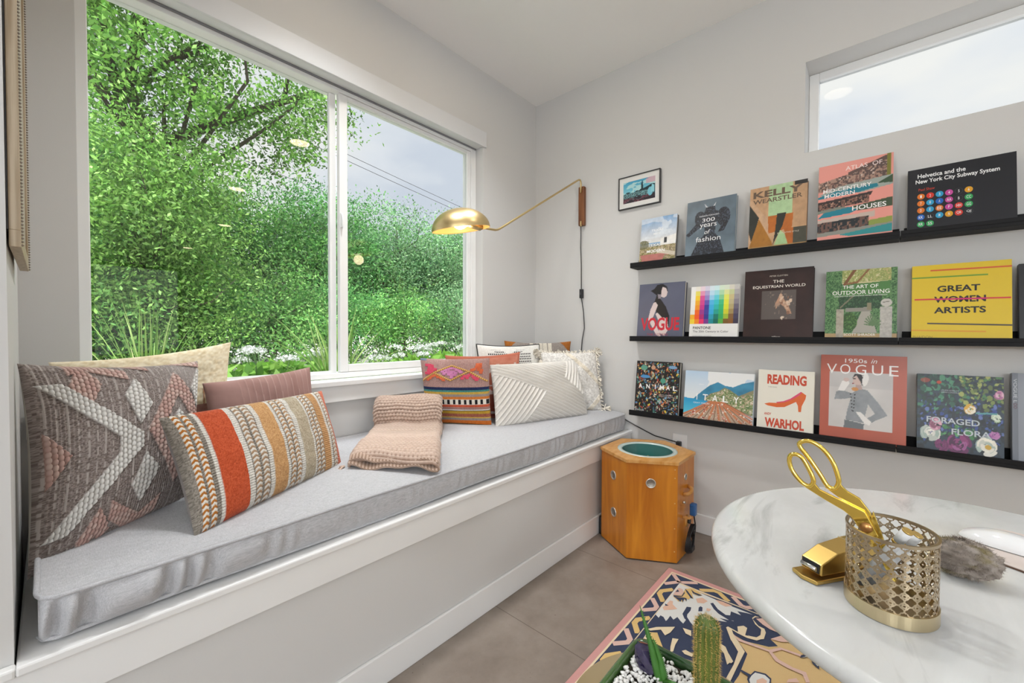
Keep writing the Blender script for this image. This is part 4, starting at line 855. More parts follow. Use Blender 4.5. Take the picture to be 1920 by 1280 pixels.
a.rect(0, 1, .40, .56, '#e89a8e'); a.poly([(0, .53), (.75, .575), (.72, .53), (0, .49)], '#3b2f2e'); a.speck(a.inside([(0, .50), (.7, .54), (.7, .45), (0, .42)]), ['#5d4038', '#8d6658', '#332a2a', '#b58d78'], 26, 4); a.poly([(.45, .42), (1, .47), (1, .36), (.55, .36)], '#43523c'); a.poly([(0, .32), (.12, .41), (.45, .42), (.55, .37), (.45, .34)], pool); a.poly([(.0, .42), (.3, .44), (.45, .42), (0, .38)], '#7f8478')
a.rect(0, 1, .06, .32, '#e89a8e'); a.poly([(0, .30), (.78, .33), (.78, .26), (0, .25)], '#c6b2a6'); a.speck(a.inside([(0, .26), (.70, .28), (.70, .14), (0, .10)]), ['#3b4448', '#6d5148', '#232a2e', '#8a6a5a'], 20, 6); a.poly([(.70, .22), (1, .24), (1, .16), (.7, .15)], '#8c9a4a'); a.poly([(.0, .13), (1, .17), (1, .10), (0, .085)], '#8f8f86'); a.poly([(.30, .085), (1, .155), (1, .06), (.45, .055)], '#2f8f92')
a.text('ATLAS  OF', .62, .915, .48, .05, '#f6e6e2', .0).text('MID-CENTURY', .40, .665, .66, .05, '#f5f2f0', .01).text('MODERN', .30, .60, .42, .05, '#f5f2f0', .01).text('HOUSES', .70, .395, .44, .058, '#f8f6f4', .015).text('PHAIDON', .14, .022, .2, .018, '#f6dcd6', 0)
book('tall pink book with photos of low houses and pools', 0, .213, -.036, .342, 6.5, a, .035, '#e3dcd6')
a = T_(30, 30, '#1d1e24'); a.text('Helvetica and the', .33, .88, .46, .064, '#f4f4f4', .02).text('New York City Subway System', .47, .785, .78, .082, '#f4f4f4', .02).text('Paul Shaw', .19, .665, .16, .04, '#c8402c', .01)
cO, cR, cB, cM, cK, cY, cG, cb = '#e07a28', '#d8392b', '#2fa0cf', '#c94a9c', '#2c2d31', '#dfa021', '#2fa35a', '#1f66c0'
rows = [(['1', '2', '3', '4', '5', '6'], [cO, cR, cB, cM, cK, cY]), (['7', '8', 'A', 'AA', 'B', 'CC'], [cO, cB, cb, cM, cK, cG]), (['D', 'E', 'EE', 'F', 'HH', 'GG'], [cO, cB, cO, cM, cR, cG]), (['KK', 'LL', 'M', 'N', 'QB', 'QJ'], [cb, cK, cB, cY, cR, cK]), (['RR', 'SS'], [cG, cG])]
for i, (ts, cs) in enumerate(rows):
    for j, (q, c) in enumerate(zip(ts, cs)):
        u, v = .135+j*.0905, .555-i*.1085; a.dot(u, v, .0375, .0445, c)
        if c == cK: a.dot(u, v, .0375, .0445, '#6a6b70'); a.dot(u, v, .0358, .0425, '#1d1e24', 2)
        a.text(q, u, v, .015 if len(q) == 1 else .042, .042, '#f5f5f5', .006, layer=3)
book('wide black book with rows of coloured lettered circles', 0, -.080, -.364, .252, 9.0, a, .025, '#15161a')
# --- middle row
a = T_(130, 110, '#5d6073'); a.mottle(.1, 5, 3); sk, bk = '#d9c7c4', '#18181e'
a.poly([(.40, .97), (.52, .985), (.62, .93), (.64, .84), (.60, .76), (.50, .73), (.48, .66), (.36, .66), (.40, .78), (.26, .87), (.34, .90)], bk); a.poly([(.52, .93), (.60, .90), (.635, .83), (.62, .76), (.57, .73), (.50, .75), (.50, .85)], sk); a.poly([(.42, .80), (.50, .79), (.50, .72), (.44, .72)], '#8f858c')
a.poly([(.34, .66), (.50, .70), (.62, .56), (.70, .40), (.70, .20), (.52, .10), (.50, .34), (.40, .50)], bk); a.poly([(.38, .66), (.44, .60), (.40, .50), (.34, .36), (.50, .12), (.44, .06), (.24, .34), (.28, .52), (.34, .64)], sk); a.poly([(.44, .46), (.52, .40), (.66, .34), (.70, .16), (.62, .04), (.50, .10), (.48, .30), (.40, .44)], sk); a.stroke([(.44, .50), (.56, .38)], .018, bk); a.poly([(.44, .06), (.56, .0), (.50, .12)], sk)
a.text('VOGUE', .50, .255, .84, .235, '#c9283a', .03).text('THE COVERS', .46, .065, .46, .04, '#a83444', .0)
book('slate blue book with a woman in black drawn in profile', 1, 1.063, .800, .305, 7.5, a, .034, '#47495a')
a = T_(20, 20, '#e9e7e3'); g_ = np.random.default_rng(2)
pal = [['#f0d040', '#f2b032', '#ece8df', '#efece6', '#f0ede8', '#f2f0ea', '#f1efe8', '#efedea'], ['#ee8a28', '#f05a28', '#f26a26', '#f59a2c', '#f5b030', '#f7cf3a', '#efe06a', '#f0eadd'], ['#e8386a', '#b02a72', '#9a3a8a', '#c8388a', '#d84a90', '#e05a9a', '#ea9aba', '#efd8e2'], ['#7a3a8a', '#3c3a8c', '#48449a', '#3f3f96', '#6a5ab0', '#9a8ac8', '#b6a8d4', '#dcd6e6'], ['#208a92', '#2a9ab4', '#38a8dc', '#3fb0e0', '#58b8e6', '#9ad0ee', '#bfe0f2', '#dcebf2'], ['#1a6a5c', '#1e7a6c', '#2aa090', '#34b8b0', '#40c4cc', '#66d0dc', '#a4e0e6', '#d4eef0'], ['#58a848', '#3aa860', '#38b070', '#3cb878', '#4cc088', '#8cd098', '#b8e0b4', '#dcecd4'], ['#7a5a28', '#a0b838', '#d0cc34', '#dfe03a', '#e6e44a', '#e8e868', '#e2e6a0', '#dfe8d2'], ['#8a5a2c', '#84603a', '#a08a5a', '#b8a878', '#c2b68c', '#cfc08c', '#c8cf9c', '#ddd8c8'], ['#40384a', '#45405a', '#5a5468', '#6f6878', '#8a848c', '#9f9a9c', '#b2aeae', '#c9c6c2']]
for i in range(10):
    for j in range(8): a.shape([(i/10, .28+j*.09), ((i+1)/10, .28+j*.09), ((i+1)/10, .28+(j+1)*.09), (i/10, .28+(j+1)*.09)], pal[i][j])
a.text('PANTONE', .27, .205, .38, .052, '#2c2c2e', .015, layer=2).text('The 20th Century in Color', .45, .13, .74, .05, '#3a3a3c', .005, layer=2).text('LEATRICE EISEMAN  KEITH RECKER', .28, .05, .40, .014, '#8a8a8a', 0, layer=2)
book('white book with a grid of bright colour squares', 1, .766, .530, .270, 8.0, a, .026, '#efede8')
a = T_(120, 110, '#301c18'); a.mottle(.5, 6, 2); a.rect(.27, .77, .28, .695, '#5d5450'); hc = '#b98f74'
a.poly([(.55, .66), (.60, .56), (.66, .48), (.71, .36), (.66, .36), (.60, .46), (.55, .50), (.50, .46), (.49, .42), (.47, .50), (.52, .60)], hc); a.blobs(16, (.52, .70, .36, .62), (.010, .03), ['#d8bda6', '#8a6450', '#c9a68c'], 3, 1.6); a.put((a.inside([(.27, .28), (.77, .28), (.77, .695), (.27, .695)])) & (vn(a.U*30, a.V*30, 4) > .86), '#9a8678', .5); a.blobs(4, (.56, .60, .28, .34), (.008, .016), ['#d8c4b0'], 5, 1.5)
a.text('PETER CLOTTEN', .51, .905, .26, .020, '#d8cdbf', 0).text('THE', .51, .825, .16, .042, '#f0e8dc', .006).text('EQUESTRIAN WORLD', .51, .75, .76, .046, '#f0e8dc', .006).text('teNeues', .50, .035, .12, .022, '#e9dfd2', .02)
book('dark brown book with a small square horse photo', 1, .506, .225, .327, 7.0, a, .032, '#241512')
a = T_(150, 120, '#4b6a48'); a.speck(a.V > -1, ['#3f6a40', '#2f5434', '#57814f', '#6d9360', '#284a2c'], 52, 3); a.rect(.24, .90, .80, 1, '#c9bf92'); a.speck((a.U > .24) & (a.U < .92) & (a.V > .82), ['#d8cfa6', '#a9ac6c', '#8d9a58', '#c3b27c'], 40, 5); a.poly([(.24, .78), (.90, .82), (.90, .60), (.24, .58)], '#4f7f43'); a.stroke([(.28, .80), (.42, 1.0)], .022, '#7a5436'); a.stroke([(.30, .80), (.46, .82), (.62, 1.0)], .014, '#8a6240'); a.rect(.20, .80, .44, .60, '#2f4f34'); a.speck((a.U > .2) & (a.U < .8) & (a.V > .44) & (a.V < .62), ['#36583a', '#28442c', '#466b44'], 48, 8); a.stroke([(.22, .46), (.40, .62)], .010, '#7d7660')
a.poly([(.40, .10), (.55, .46), (.62, .46), (.74, .10)], '#a9a498'); a.rect(.30, .66, .40, .45, '#8d8a80'); a.rect(.60, .66, .42, .52, '#8a8268'); a.ell(.36, .26, .11, .13, '#43662f'); a.speck(((a.U-.36)/.11)**2+((a.V-.26)/.13)**2 < 1, ['#4a7034', '#365628', '#5d8542'], 34, 2)
a.rect(0, 1, 0, .09, '#b09468'); a.mottle(.12, 12, 5, a.V < .1); a.rect(.16, .27, .03, .44, '#a8a090'); a.rect(.78, .94, .04, .46, '#b4b0a8'); a.mottle(.3, 40, 6, ((a.U > .78) & (a.U < .94) & (a.V < .46)) | ((a.U > .16) & (a.U < .27) & (a.V < .44))); a.ell(.86, .515, .075, .055, '#c2beb6'); a.stroke([(.82, .52), (.9, .53)], .006, '#7d7a72')
for k in range(11): an = k/10*math.pi; a.stroke([(.68, .20), (.68+.11*math.cos(an), .20+.13*math.sin(an)+.02)], .008, '#5d7a52')
a.text('THE ART OF', .50, .755, .50, .050, '#f3f2ec', .008, layer=2).text('OUTDOOR LIVING', .50, .675, .80, .058, '#f3f2ec', .008, layer=2).text('GARDENS FOR ENTERTAINING FAMILY AND FRIENDS', .50, .625, .74, .018, '#e4e4dc', 0, layer=2).text('SCOTT SHRADER', .50, .075, .44, .034, '#f0eee6', .004, layer=2)
book('green garden photo book with stone gate posts', 1, .180, -.055, .295, 7.5, a, .03, '#2d4430')
a = T_(20, 20, '#dcbd20')
for (u0, v0, u1, v1, c) in [(.20, .925, 1.0, .915, '#d0562a'), (.0, .835, .78, .830, '#6f9a2c'), (.03, .545, .99, .530, '#cf2f3a'), (.17, .225, 1, .195, '#4a4238'), (0, .135, .76, .118, '#dd9a1e')]: a.shape([(u0, v0-.009), (u1, v1-.009), (u1, v1+.009), (u0, v0+.009)], c, 2)
a.text('GREAT', .49, .675, .43, .082, '#15130c', .03).text('WOMEN', .50, .535, .52, .082, '#15130c', .03).text('ARTISTS', .50, .395, .52, .082, '#15130c', .03).text('PHAIDON', .12, .045, .21, .034, '#8a7a14', 0)
a.shape([(.25, .53), (.77, .522), (.77, .542), (.25, .548)], '#c81f6a', 3); a.shape([(0, 0), (1, 0), (1, .012), (0, .012)], '#4a8f9a', 1)
book('bright yellow book with black capitals and thin coloured lines', 1, -.098, -.359, .290, 7.5, a, .03, '#c6a616')
a = T_(10, 10, '#17171a'); book('black book cut off by the photo edge beside the yellow book', 1, -.375, -.60, .27, 7.5, a, .026, '#17171a')
# --- bottom row
a = T_(170, 140, '#221f1e'); a.blobs(560, (.02, .98, .02, .98), (.010, .034), ['#c46a3a', '#5d8fb8', '#7fb0a0', '#c9b48a', '#a8483a', '#e0c04a', '#4f6f8a', '#b8b0a0', '#8a5a44', '#6fa3c8', '#d88a54', '#3f7a6a', '#e8dcc0', '#7a4a5a'], 5, .6); a.ell(.18, .87, .08, .05, '#5f9a86'); a.ell(.40, .88, .05, .04, '#c89a7a'); a.ell(.84, .90, .09, .03, '#7aa0c4'); a.ell(.22, .70, .11, .03, '#4f8fc4'); a.ell(.64, .64, .06, .05, '#4f9a84')
for x, c in zip((.12, .30, .47, .62, .76, .91), 'ANIMAL'): a.text(c, x, .515, .085 if c not in 'IM' else (.02 if c == 'I' else .10), .085, '#f7f6f2', .03, layer=2)
a.text('EXPLORING', .72, .375, .30, .016, '#d8d4cc', 0, layer=2).text('THE ZOOLOGICAL WORLD', .74, .345, .36, .016, '#d8d4cc', 0, layer=2).text('PHAIDON', .13, .05, .20, .026, '#f0eee8', 0, layer=2)
book('black book crowded with tiny coloured animals', 2, 1.075, .822, .290, 7.5, a, .034, '#0f0f10')
a = T_(120, 180, '#cfdde8'); a.grad(.40, 1, '#e4e6e4', '#b9d0e6'); cl = fbm(a.U*3, a.V*4, 3); a.put((cl > .45) & (a.V > .68) & (a.U > .35), '#f0eeea', .85)
a.poly([(.14, .42), (.26, .58), (.38, .72), (.50, .80), (.60, .74), (.72, .72), (.84, .80), (1, .86), (1, .30), (.14, .38)], '#3f86a6'); a.mottle(.35, 8, 4, (a.V > .42) & (a.V < .86) & (a.C[..., 2] > a.C[..., 0]*1.8)); a.poly([(.30, .44), (.40, .56), (.52, .62), (.60, .70), (.68, .66), (.80, .56), (.86, .60), (1, .70), (1, .20), (.40, .38)], '#8a8668'); hz = a.inside([(.32, .44), (.42, .56), (.54, .62), (.60, .69), (.68, .65), (.80, .54), (1, .62), (1, .22), (.44, .38)]); a.speck(hz, ['#cfc0a4', '#b0a07e', '#5f7a4a', '#8f9a6c', '#d8ccb6', '#a98a72'], 30, 6)
a.poly([(0, .44), (.16, .43), (.44, .38), (.20, .20), (0, .10)], '#2fa6cf'); a.grad(.1, .44, '#5cc4dc', '#2893c4', a.inside([(0, .44), (.16, .43), (.42, .39), (.20, .22), (0, .10)])); a.poly([(0, .12), (.44, .40), (.62, .40), (1, .10), (1, 0), (0, 0)], '#b9a28c')
for k in range(9):
    x1 = -.1+k*.145; a.stroke([(.40+k*.025, .40), (x1*1.15, .0)], .016+.0*k, '#c8794e', .9); a.stroke([(.42+k*.025, .40), (x1*1.15+.08, .0)], .008, '#7d5a46', .8)
a.speck((a.V < .38) & (vn(a.U*44, a.V*30, 6) > .72) & a.inside([(0, .10), (.42, .39), (.62, .39), (1, .10), (1, 0), (0, 0)]), ['#e0b48c', '#a84a3a', '#efe0d0', '#6d4a3c'], 34, 7)
for x, c in zip((.20, .325, .47, .62, .77), 'ITALY'): a.text(c, x, .475, .012 if c == 'I' else .075, .125, '#f8f8f6', .015, layer=2)
a.text('GRAY MALIN', .27, .352, .24, .03, '#eef2f4', 0, layer=2).text('GRAY', .26, .73, .08, .022, '#f4f4f4', 0, layer=2)
book('wide book with a coastal town above rows of beach umbrellas', 2, .793, .459, .250, 9.0, a, .026, '#d5dde2')
a = T_(60, 60, '#e6e1d3'); a.text('READING', .52, .845, .70, .165, '#c8492c', .045).text('ANDY', .20, .265, .13, .040, '#c8492c', .03).text('WARHOL', .50, .125, .70, .155, '#c8492c', .045).text('TEN YEARS OF DRAWINGS', .27, .715, .16, .016, '#8a8578', 0)
a.shape([(.13, .425), (.20, .40), (.36, .385), (.50, .40), (.62, .46), (.70, .50), (.735, .44), (.745, .345), (.79, .345), (.80, .44), (.86, .56), (.87, .62), (.80, .66), (.74, .60), (.62, .53), (.50, .48), (.36, .455), (.22, .45)], '#d9652a', 1); a.shape([(.36, .455), (.50, .48), (.62, .53), (.74, .60), (.80, .66), (.78, .67), (.60, .545), (.48, .495), (.35, .47)], '#d84a72', 2)
book('cream book with bold red capitals and an orange heeled shoe', 2, .441, .217, .276, 8.0, a, .028, '#e6e1d3')
a = T_(160, 120, '#b25b47'); a.mottle(.08, 4, 2); a.rect(.115, .855, .15, .805, '#c9c5c2'); pic = (a.U > .115) & (a.U < .855) & (a.V > .15) & (a.V < .805); a.mottle(.14, 5, 4, pic); a.put(pic & (a.V > .62), '#aaa6a6', .35); su, wt, dk = '#8a8e92', '#e6e2de', '#2b2728'
a.poly([(.40, .56), (.47, .62), (.57, .60), (.70, .46), (.80, .33), (.68, .27), (.60, .22), (.56, .27), (.66, .34), (.58, .44), (.53, .22), (.32, .24), (.34, .36), (.38, .50), (.30, .48), (.18, .47), (.20, .56), (.27, .585), (.38, .555)], su); a.poly([(.31, .24), (.54, .21), (.53, .15), (.30, .15)], '#6d7276'); a.mottle(.25, 14, 6, pic & (np.abs(a.C.mean(2)-alb(su).mean()) < .03))
a.poly([(.22, .58), (.30, .575), (.36, .67), (.33, .72), (.27, .69)], wt); a.ell(.32, .71, .035, .025, '#c9b0a8'); a.poly([(.44, .34), (.50, .34), (.62, .24), (.60, .20), (.54, .22)], wt); a.ell(.45, .71, .055, .060, '#cbb0a6'); a.poly([(.39, .73), (.42, .785), (.50, .78), (.535, .70), (.51, .645), (.485, .70), (.44, .765)], dk); a.ell(.545, .72, .035, .075, wt, 1, -.2); a.poly([(.43, .66), (.50, .66), (.51, .60), (.44, .60)], '#b39a92'); a.ell(.425, .605, .04, .022, '#c98a4a'); a.ell(.40, .672, .012, .006, '#8a2a30'); a.stroke([(.405, .725), (.43, .728)], .006, dk)
for k in range(6): a.ell(.375+.004*k, .545-k*.038, .009, .008, dk); a.ell(.425-.003*k, .54-k*.038, .009, .008, dk)
a.text('1950s', .43, .935, .26, .048, '#f0ece8', .004, layer=2).text('in', .64, .937, .07, .05, '#f0ece8', .0, .3, layer=2)
for x, c in zip((.14, .305, .49, .68, .86), 'VOGUE'): a.text(c, x, .835-.0*x, .125 if c != 'E' else .10, .115, '#f2efec', -.004, layer=2)
book('tallest book, terracotta cover with a woman in a grey suit', 2, .194, -.089, .358, 6.0, a, .03, '#b86450')
a = T_(160, 130, '#25303a'); a.speck(a.V > -1, ['#1c2328', '#232c33', '#2b3a48', '#1a2a26'], 14, 2); a.blobs(150, (.0, .62, .52, 1), (.012, .042), ['#2f5a48', '#3f7a5e', '#27493c', '#1d3a30', '#4f8a6a', '#243a34'], 4); a.blobs(200, (.05, 1, .14, .66), (.008, .030), ['#34488a', '#4a5fa0', '#2a3a6c', '#6476b0', '#1f2638', '#222c33'], 8); a.blobs(110, (.52, 1, .58, 1), (.010, .036), ['#7a8a4a', '#a0a860', '#4f7a4a', '#2a3a30', '#5f6f40'], 10); a.blobs(40, (.3, .7, .22, .36), (.01, .03), ['#3f7a4a', '#2f5f3c', '#5a9a60'], 12)
def flower(x, y, r, cs, sd):
    g = np.random.default_rng(sd)
    for k in range(26):
        q = r*(1-k/28); an = g.uniform(0, 6.28); a.ell(x+q*.55*math.cos(an), y+q*.5*math.sin(an), q*.45, q*.22, cs[g.integers(len(cs))], 1, an+1.57)
flower(.17, .24, .17, ['#d8d8d0', '#b8c0b8', '#eeeae0', '#9fb0a8'], 1); flower(.22, .36, .12, ['#b87a94', '#d8a8b8', '#8a5068'], 2); flower(.50, .14, .20, ['#6a2a5a', '#8a3a72', '#4a1c44', '#a05a90'], 3); flower(.30, .10, .12, ['#6a2a5a', '#7d3468'], 4); flower(.82, .15, .17, ['#e8e4d8', '#c8ccc0', '#f2eedf', '#a8b8b0'], 5); a.ell(.83, .14, .035, .03, '#c9a23a'); flower(.64, .58, .10, ['#e8dcc0', '#d8a83a', '#f0e8d8'], 6); flower(.95, .78, .08, ['#c88aa8', '#dcb0c4', '#a86890'], 7); flower(.92, .50, .08, ['#d8e0d0', '#a8c0a0'], 8); flower(.9, .30, .08, ['#9a5a98', '#b87ab0'], 9); a.ell(.27, .90, .03, .02, '#b8452a'); a.ell(.10, .92, .06, .03, '#a04030', .7); a.stroke([(.70, .54), (.92, .55)], .010, '#5a9a9a')
a.text('FORAGED', .43, .415, .62, .075, '#b9c0c6', .018, layer=2).text('FLORA', .64, .285, .44, .075, '#b9c0c6', .018, layer=2).text('LOUESA ROEBUCK', .40, .80, .21, .016, '#b0b4b8', 0, layer=2).text('SARAH LONSDALE', .40, .775, .21, .016, '#b0b4b8', 0, layer=2)
book('dark floral book with large pale and purple blooms', 2, -.1195, -.347, .292, 7.5, a, .03, '#262a2e')
a = T_(20, 20, '#8a8f98'); a.shape([(0, 0), (.06, 0), (.06, 1), (0, 1)], '#6f747e'); a.vtext('VOGUE L', .032, .80, .036, .27, '#c9ccd0', layer=2).vtext('OO', .032, .63, .036, .06, '#5a2428', layer=2)
book('grey book cut off by the photo edge beside the floral book', 2, -.366, -.60, .310, 7.5, a, .03, '#7d828c')
# ================================================================== ORANGE CABINET
def cabinet():
    cx, cy, Rr, Ht = 2.082, .900, .232, .487
    t = thing('hexagonal_cabinet', 'orange stained hexagonal wooden cabinet with a round glass top beside the bench', 'cabinet', (cx, cy, 0))
    m = bpy.data.materials.new('orange_veneer'); nt, b = nodes(m); N = nt.nodes.new; L = nt.links.new
    tc = N('ShaderNodeTexCoord'); mp = N('ShaderNodeMapping'); mp.inputs['Scale'].default_value = (9, 9, 1.1); no = N('ShaderNodeTexNoise'); no.inputs['Scale'].default_value = 2.2; no.inputs['Detail'].default_value = 8; no.inputs['Distortion'].default_value = .6
    rp = N('ShaderNodeValToRGB'); e = rp.color_ramp.elements; e[0].position = .3; e[0].color = (.42, .12, .005, 1); e[1].position = .72; e[1].color = (.66, .25, .018, 1)
    L(tc.outputs['Object'], mp.inputs[0]); L(mp.outputs[0], no.inputs['Vector']); L(no.outputs['Fac'], rp.inputs[0]); L(rp.outputs[0], b.inputs['Base Color']); b.inputs['Roughness'].default_value = .33
    mt = mat('maple_top', raw=(.62, .33, .11), rough=.33, noise=(3, '#c98a3c', (4, 16, 4)))
    hexp = [(cx+Rr*math.cos(R(60*k)), cy+Rr*math.sin(R(60*k))) for k in range(6)]
    mb = MB(); n = 6; Z = (.006, Ht-.016)
    V = [(x, y, z) for z in Z for x, y in hexp]; ri = .150; k = 72
    mb.add(V, [(i, (i+1) % 6, 6+(i+1) % 6, 6+i) for i in range(6)]+[tuple(range(6))[::-1]]); mb.build('body', m, t, True, bevel=.002)
    # top board with a round opening
    tb = MB(); R2 = Rr+.007; out = []
    for i in range(k):
        an = 2*math.pi*i/k; f = math.cos(R(30))/math.cos((an % R(60))-R(30)); out.append((cx+R2*f*math.cos(an), cy+R2*f*math.sin(an)))
    inn = [(cx+ri*math.cos(2*math.pi*i/k), cy+ri*math.sin(2*math.pi*i/k)) for i in range(k)]
    V = [(x, y, z) for P, z in ((out, Ht-.0155), (out, Ht), (inn, Ht), (inn, Ht-.0155)) for x, y in P]
    tb.add(V, [(j*k+i, j*k+(i+1) % k, ((j+1) % 4)*k+(i+1) % k, ((j+1) % 4)*k+i) for j in range(4) for i in range(k)]); tb.build('top', mt, t, True, bevel=.0012)
    MB().lathe([(.149, Ht-.012), (.149, Ht+.001), (.128, Ht+.001), (.126, Ht-.012)], (cx, cy, 0), 72).build('frosted_ring', mat('frosted_glass', raw=(.48, .56, .52), rough=.25), t, True)
    MB().lathe([(.126, Ht-.004), (.124, Ht-.15), (0.0, Ht-.15)], (cx, cy, 0), 64).build('well', mat('teal_felt', raw=(.008, .15, .14), rough=.8), t, True)
    MB().lathe([(0, Ht-.0035), (.1275, Ht-.0035)], (cx, cy, 0), 64).build('glass_lid', glassmat('lid_glass', (.80, .97, .95), .5), t, True)
    MB().lathe([(0, Ht-.028), (.004, Ht-.030), (.007, Ht-.040), (.016, Ht-.056), (.022, Ht-.062), (.022, Ht-.07), (.008, Ht-.075), (.008, Ht-.15)], (cx-.01, cy-.01, 0), 24).build('spindle', M_satin, t, True)
    metal = mat('brushed_nickel', raw=(.62, .58, .52), rough=.35, metal=.8)
    def vent(face, u, z, r=.0235, slots=True):
        a = Vector((*hexp[face], 0)); bb = Vector((*hexp[(face+1) % 6], 0)); p = a.lerp(bb, u); tdir = (bb-a).normalized(); nn = Vector((tdir.y, -tdir.x, 0))
        if nn.dot(p-Vector((cx, cy, 0))) < 0: nn = -nn
        o = Vector((p.x, p.y, z)); mb = MB(); mb.lathe([(0, .002), (r*.8, .002), (r*.82, .0035), (r*.97, .0035), (r, .0002)], o, 28, 0, tdir, (0, 0, 1), nn)
        v = mb.build('vent', metal, t, True)
        if slots:
            q = MB()
            for i in range(-2, 3): w = math.sqrt(max(0, (r*.72)**2-(i*.0052)**2)); q.obox(o+nn*.0024+Vector((0, 0, i*.0052)), tdir*w, Vector((0, 0, .0011)), nn*.0004)
            q.build('slot', mat('vent_slot', raw=(.10, .09, .08), rough=.6), v, True)
        return o, nn, tdir
    # faces: 2 = towards the bench front, 3 = middle, 4 = right
    vent(2, .50, .372); vent(2, .52, .185); vent(3, .48, .378)
    o, nn, td = vent(4, .45, .392, .016)
    # hardware on the right face
    a = Vector((*hexp[4], 0)); bb = Vector((*hexp[5], 0)); td = (bb-a).normalized(); nn = Vector((0, -1, 0)); P = lambda u, z, d: a.lerp(bb, u)+Vector((0, 0, z))+nn*d
    hd = MB(); hd.tube([P(.34, .312, .0), P(.37, .318, .022), P(.46, .325, .028), P(.56, .332, .022), P(.60, .336, .0)], .009, 10); hd.build('handle', mt, t, True)
    MB().tube([P(.30, .278, .0), P(.30, .278, .012)], .006, 8).build('knob', metal, t, True)
    MB().tube([P(.30, .205, .0), P(.32, .205, .03), P(.34, .214, .038)], .007, 8).build('hook', mt, t, True)
    MB().lathe([(0, .005), (.030, .005), (.032, .0002)], P(.58, .165, 0), 28, 0, td, (0, 0, 1), nn).build('socket_plate', mt, t, True)
    MB().tube([P(.58, .165, .005), P(.58, .165, .016)], .012, 14).build('socket', M_black, t, True)
    pins = MB()
    for z in (.06, .17, .29, .41, .45): 
        p = Vector((*hexp[3], 0)).lerp(a, .95); fn = Vector((-math.cos(R(30)), -math.sin(R(30)), 0)); pins.lathe([(0, .0006), (.003, .0002)], (p.x, p.y, z), 10, 0, (fn.y, -fn.x, 0), (0, 0, 1), fn)
    pins.build('nail_head', mat('pale_filler', '#e0b878', .5), t, True)
    c = thing('looped_cable', 'looped black cord with a blue tipped plug hanging on the orange cabinet', 'cord', tuple(P(.5, .1, .03)))
    blue = mat('blue_plug', raw=(.02, .10, .28), rough=.4)
    pb = MB(); q = P(.52, .235, .034); pb.obox(q, td*.016, nn*.014, Vector((0, 0, .029))); pb.build('plug', blue, c, True, bevel=.006, seg=3)
    mb = MB()
    mb.tube([P(.54, .213, .034), P(.60, .18, .034), P(.72, .14, .03), P(.70, .11, .03), P(.50, .07, .028), P(.36, .04, .028)], .0032, 6)
    for k in range(5):
        d = .02+.004*k; mb.tube([P(.58-.01*k, .155, d), P(.40-.02*k, .125, d), P(.26+.02*k, .085, d), P(.24+.02*k, .05, d), P(.36, .028+.002*k, d), P(.52, .05, d), P(.66-.02*k, .07+.01*k, d), P(.58, .105, d), P(.52, .13, d), P(.58+.01*k, .155, d)], .0032, 6)
    mb.build('coil', M_black, c, True)
    MB().obox(P(.46, .046, .03), td*.024, nn*.011, Vector((0, 0, .012))).build('strap', M_black, c, True, bevel=.004)
cabinet()
pa = MB().box(1.985, 2.045, 1.104, 1.128, .0005, .098); tag(pa.build('power_adapter', M_black, bevel=.006), 'small black power adapter on the floor between the orange cabinet and the bench', 'power adapter')

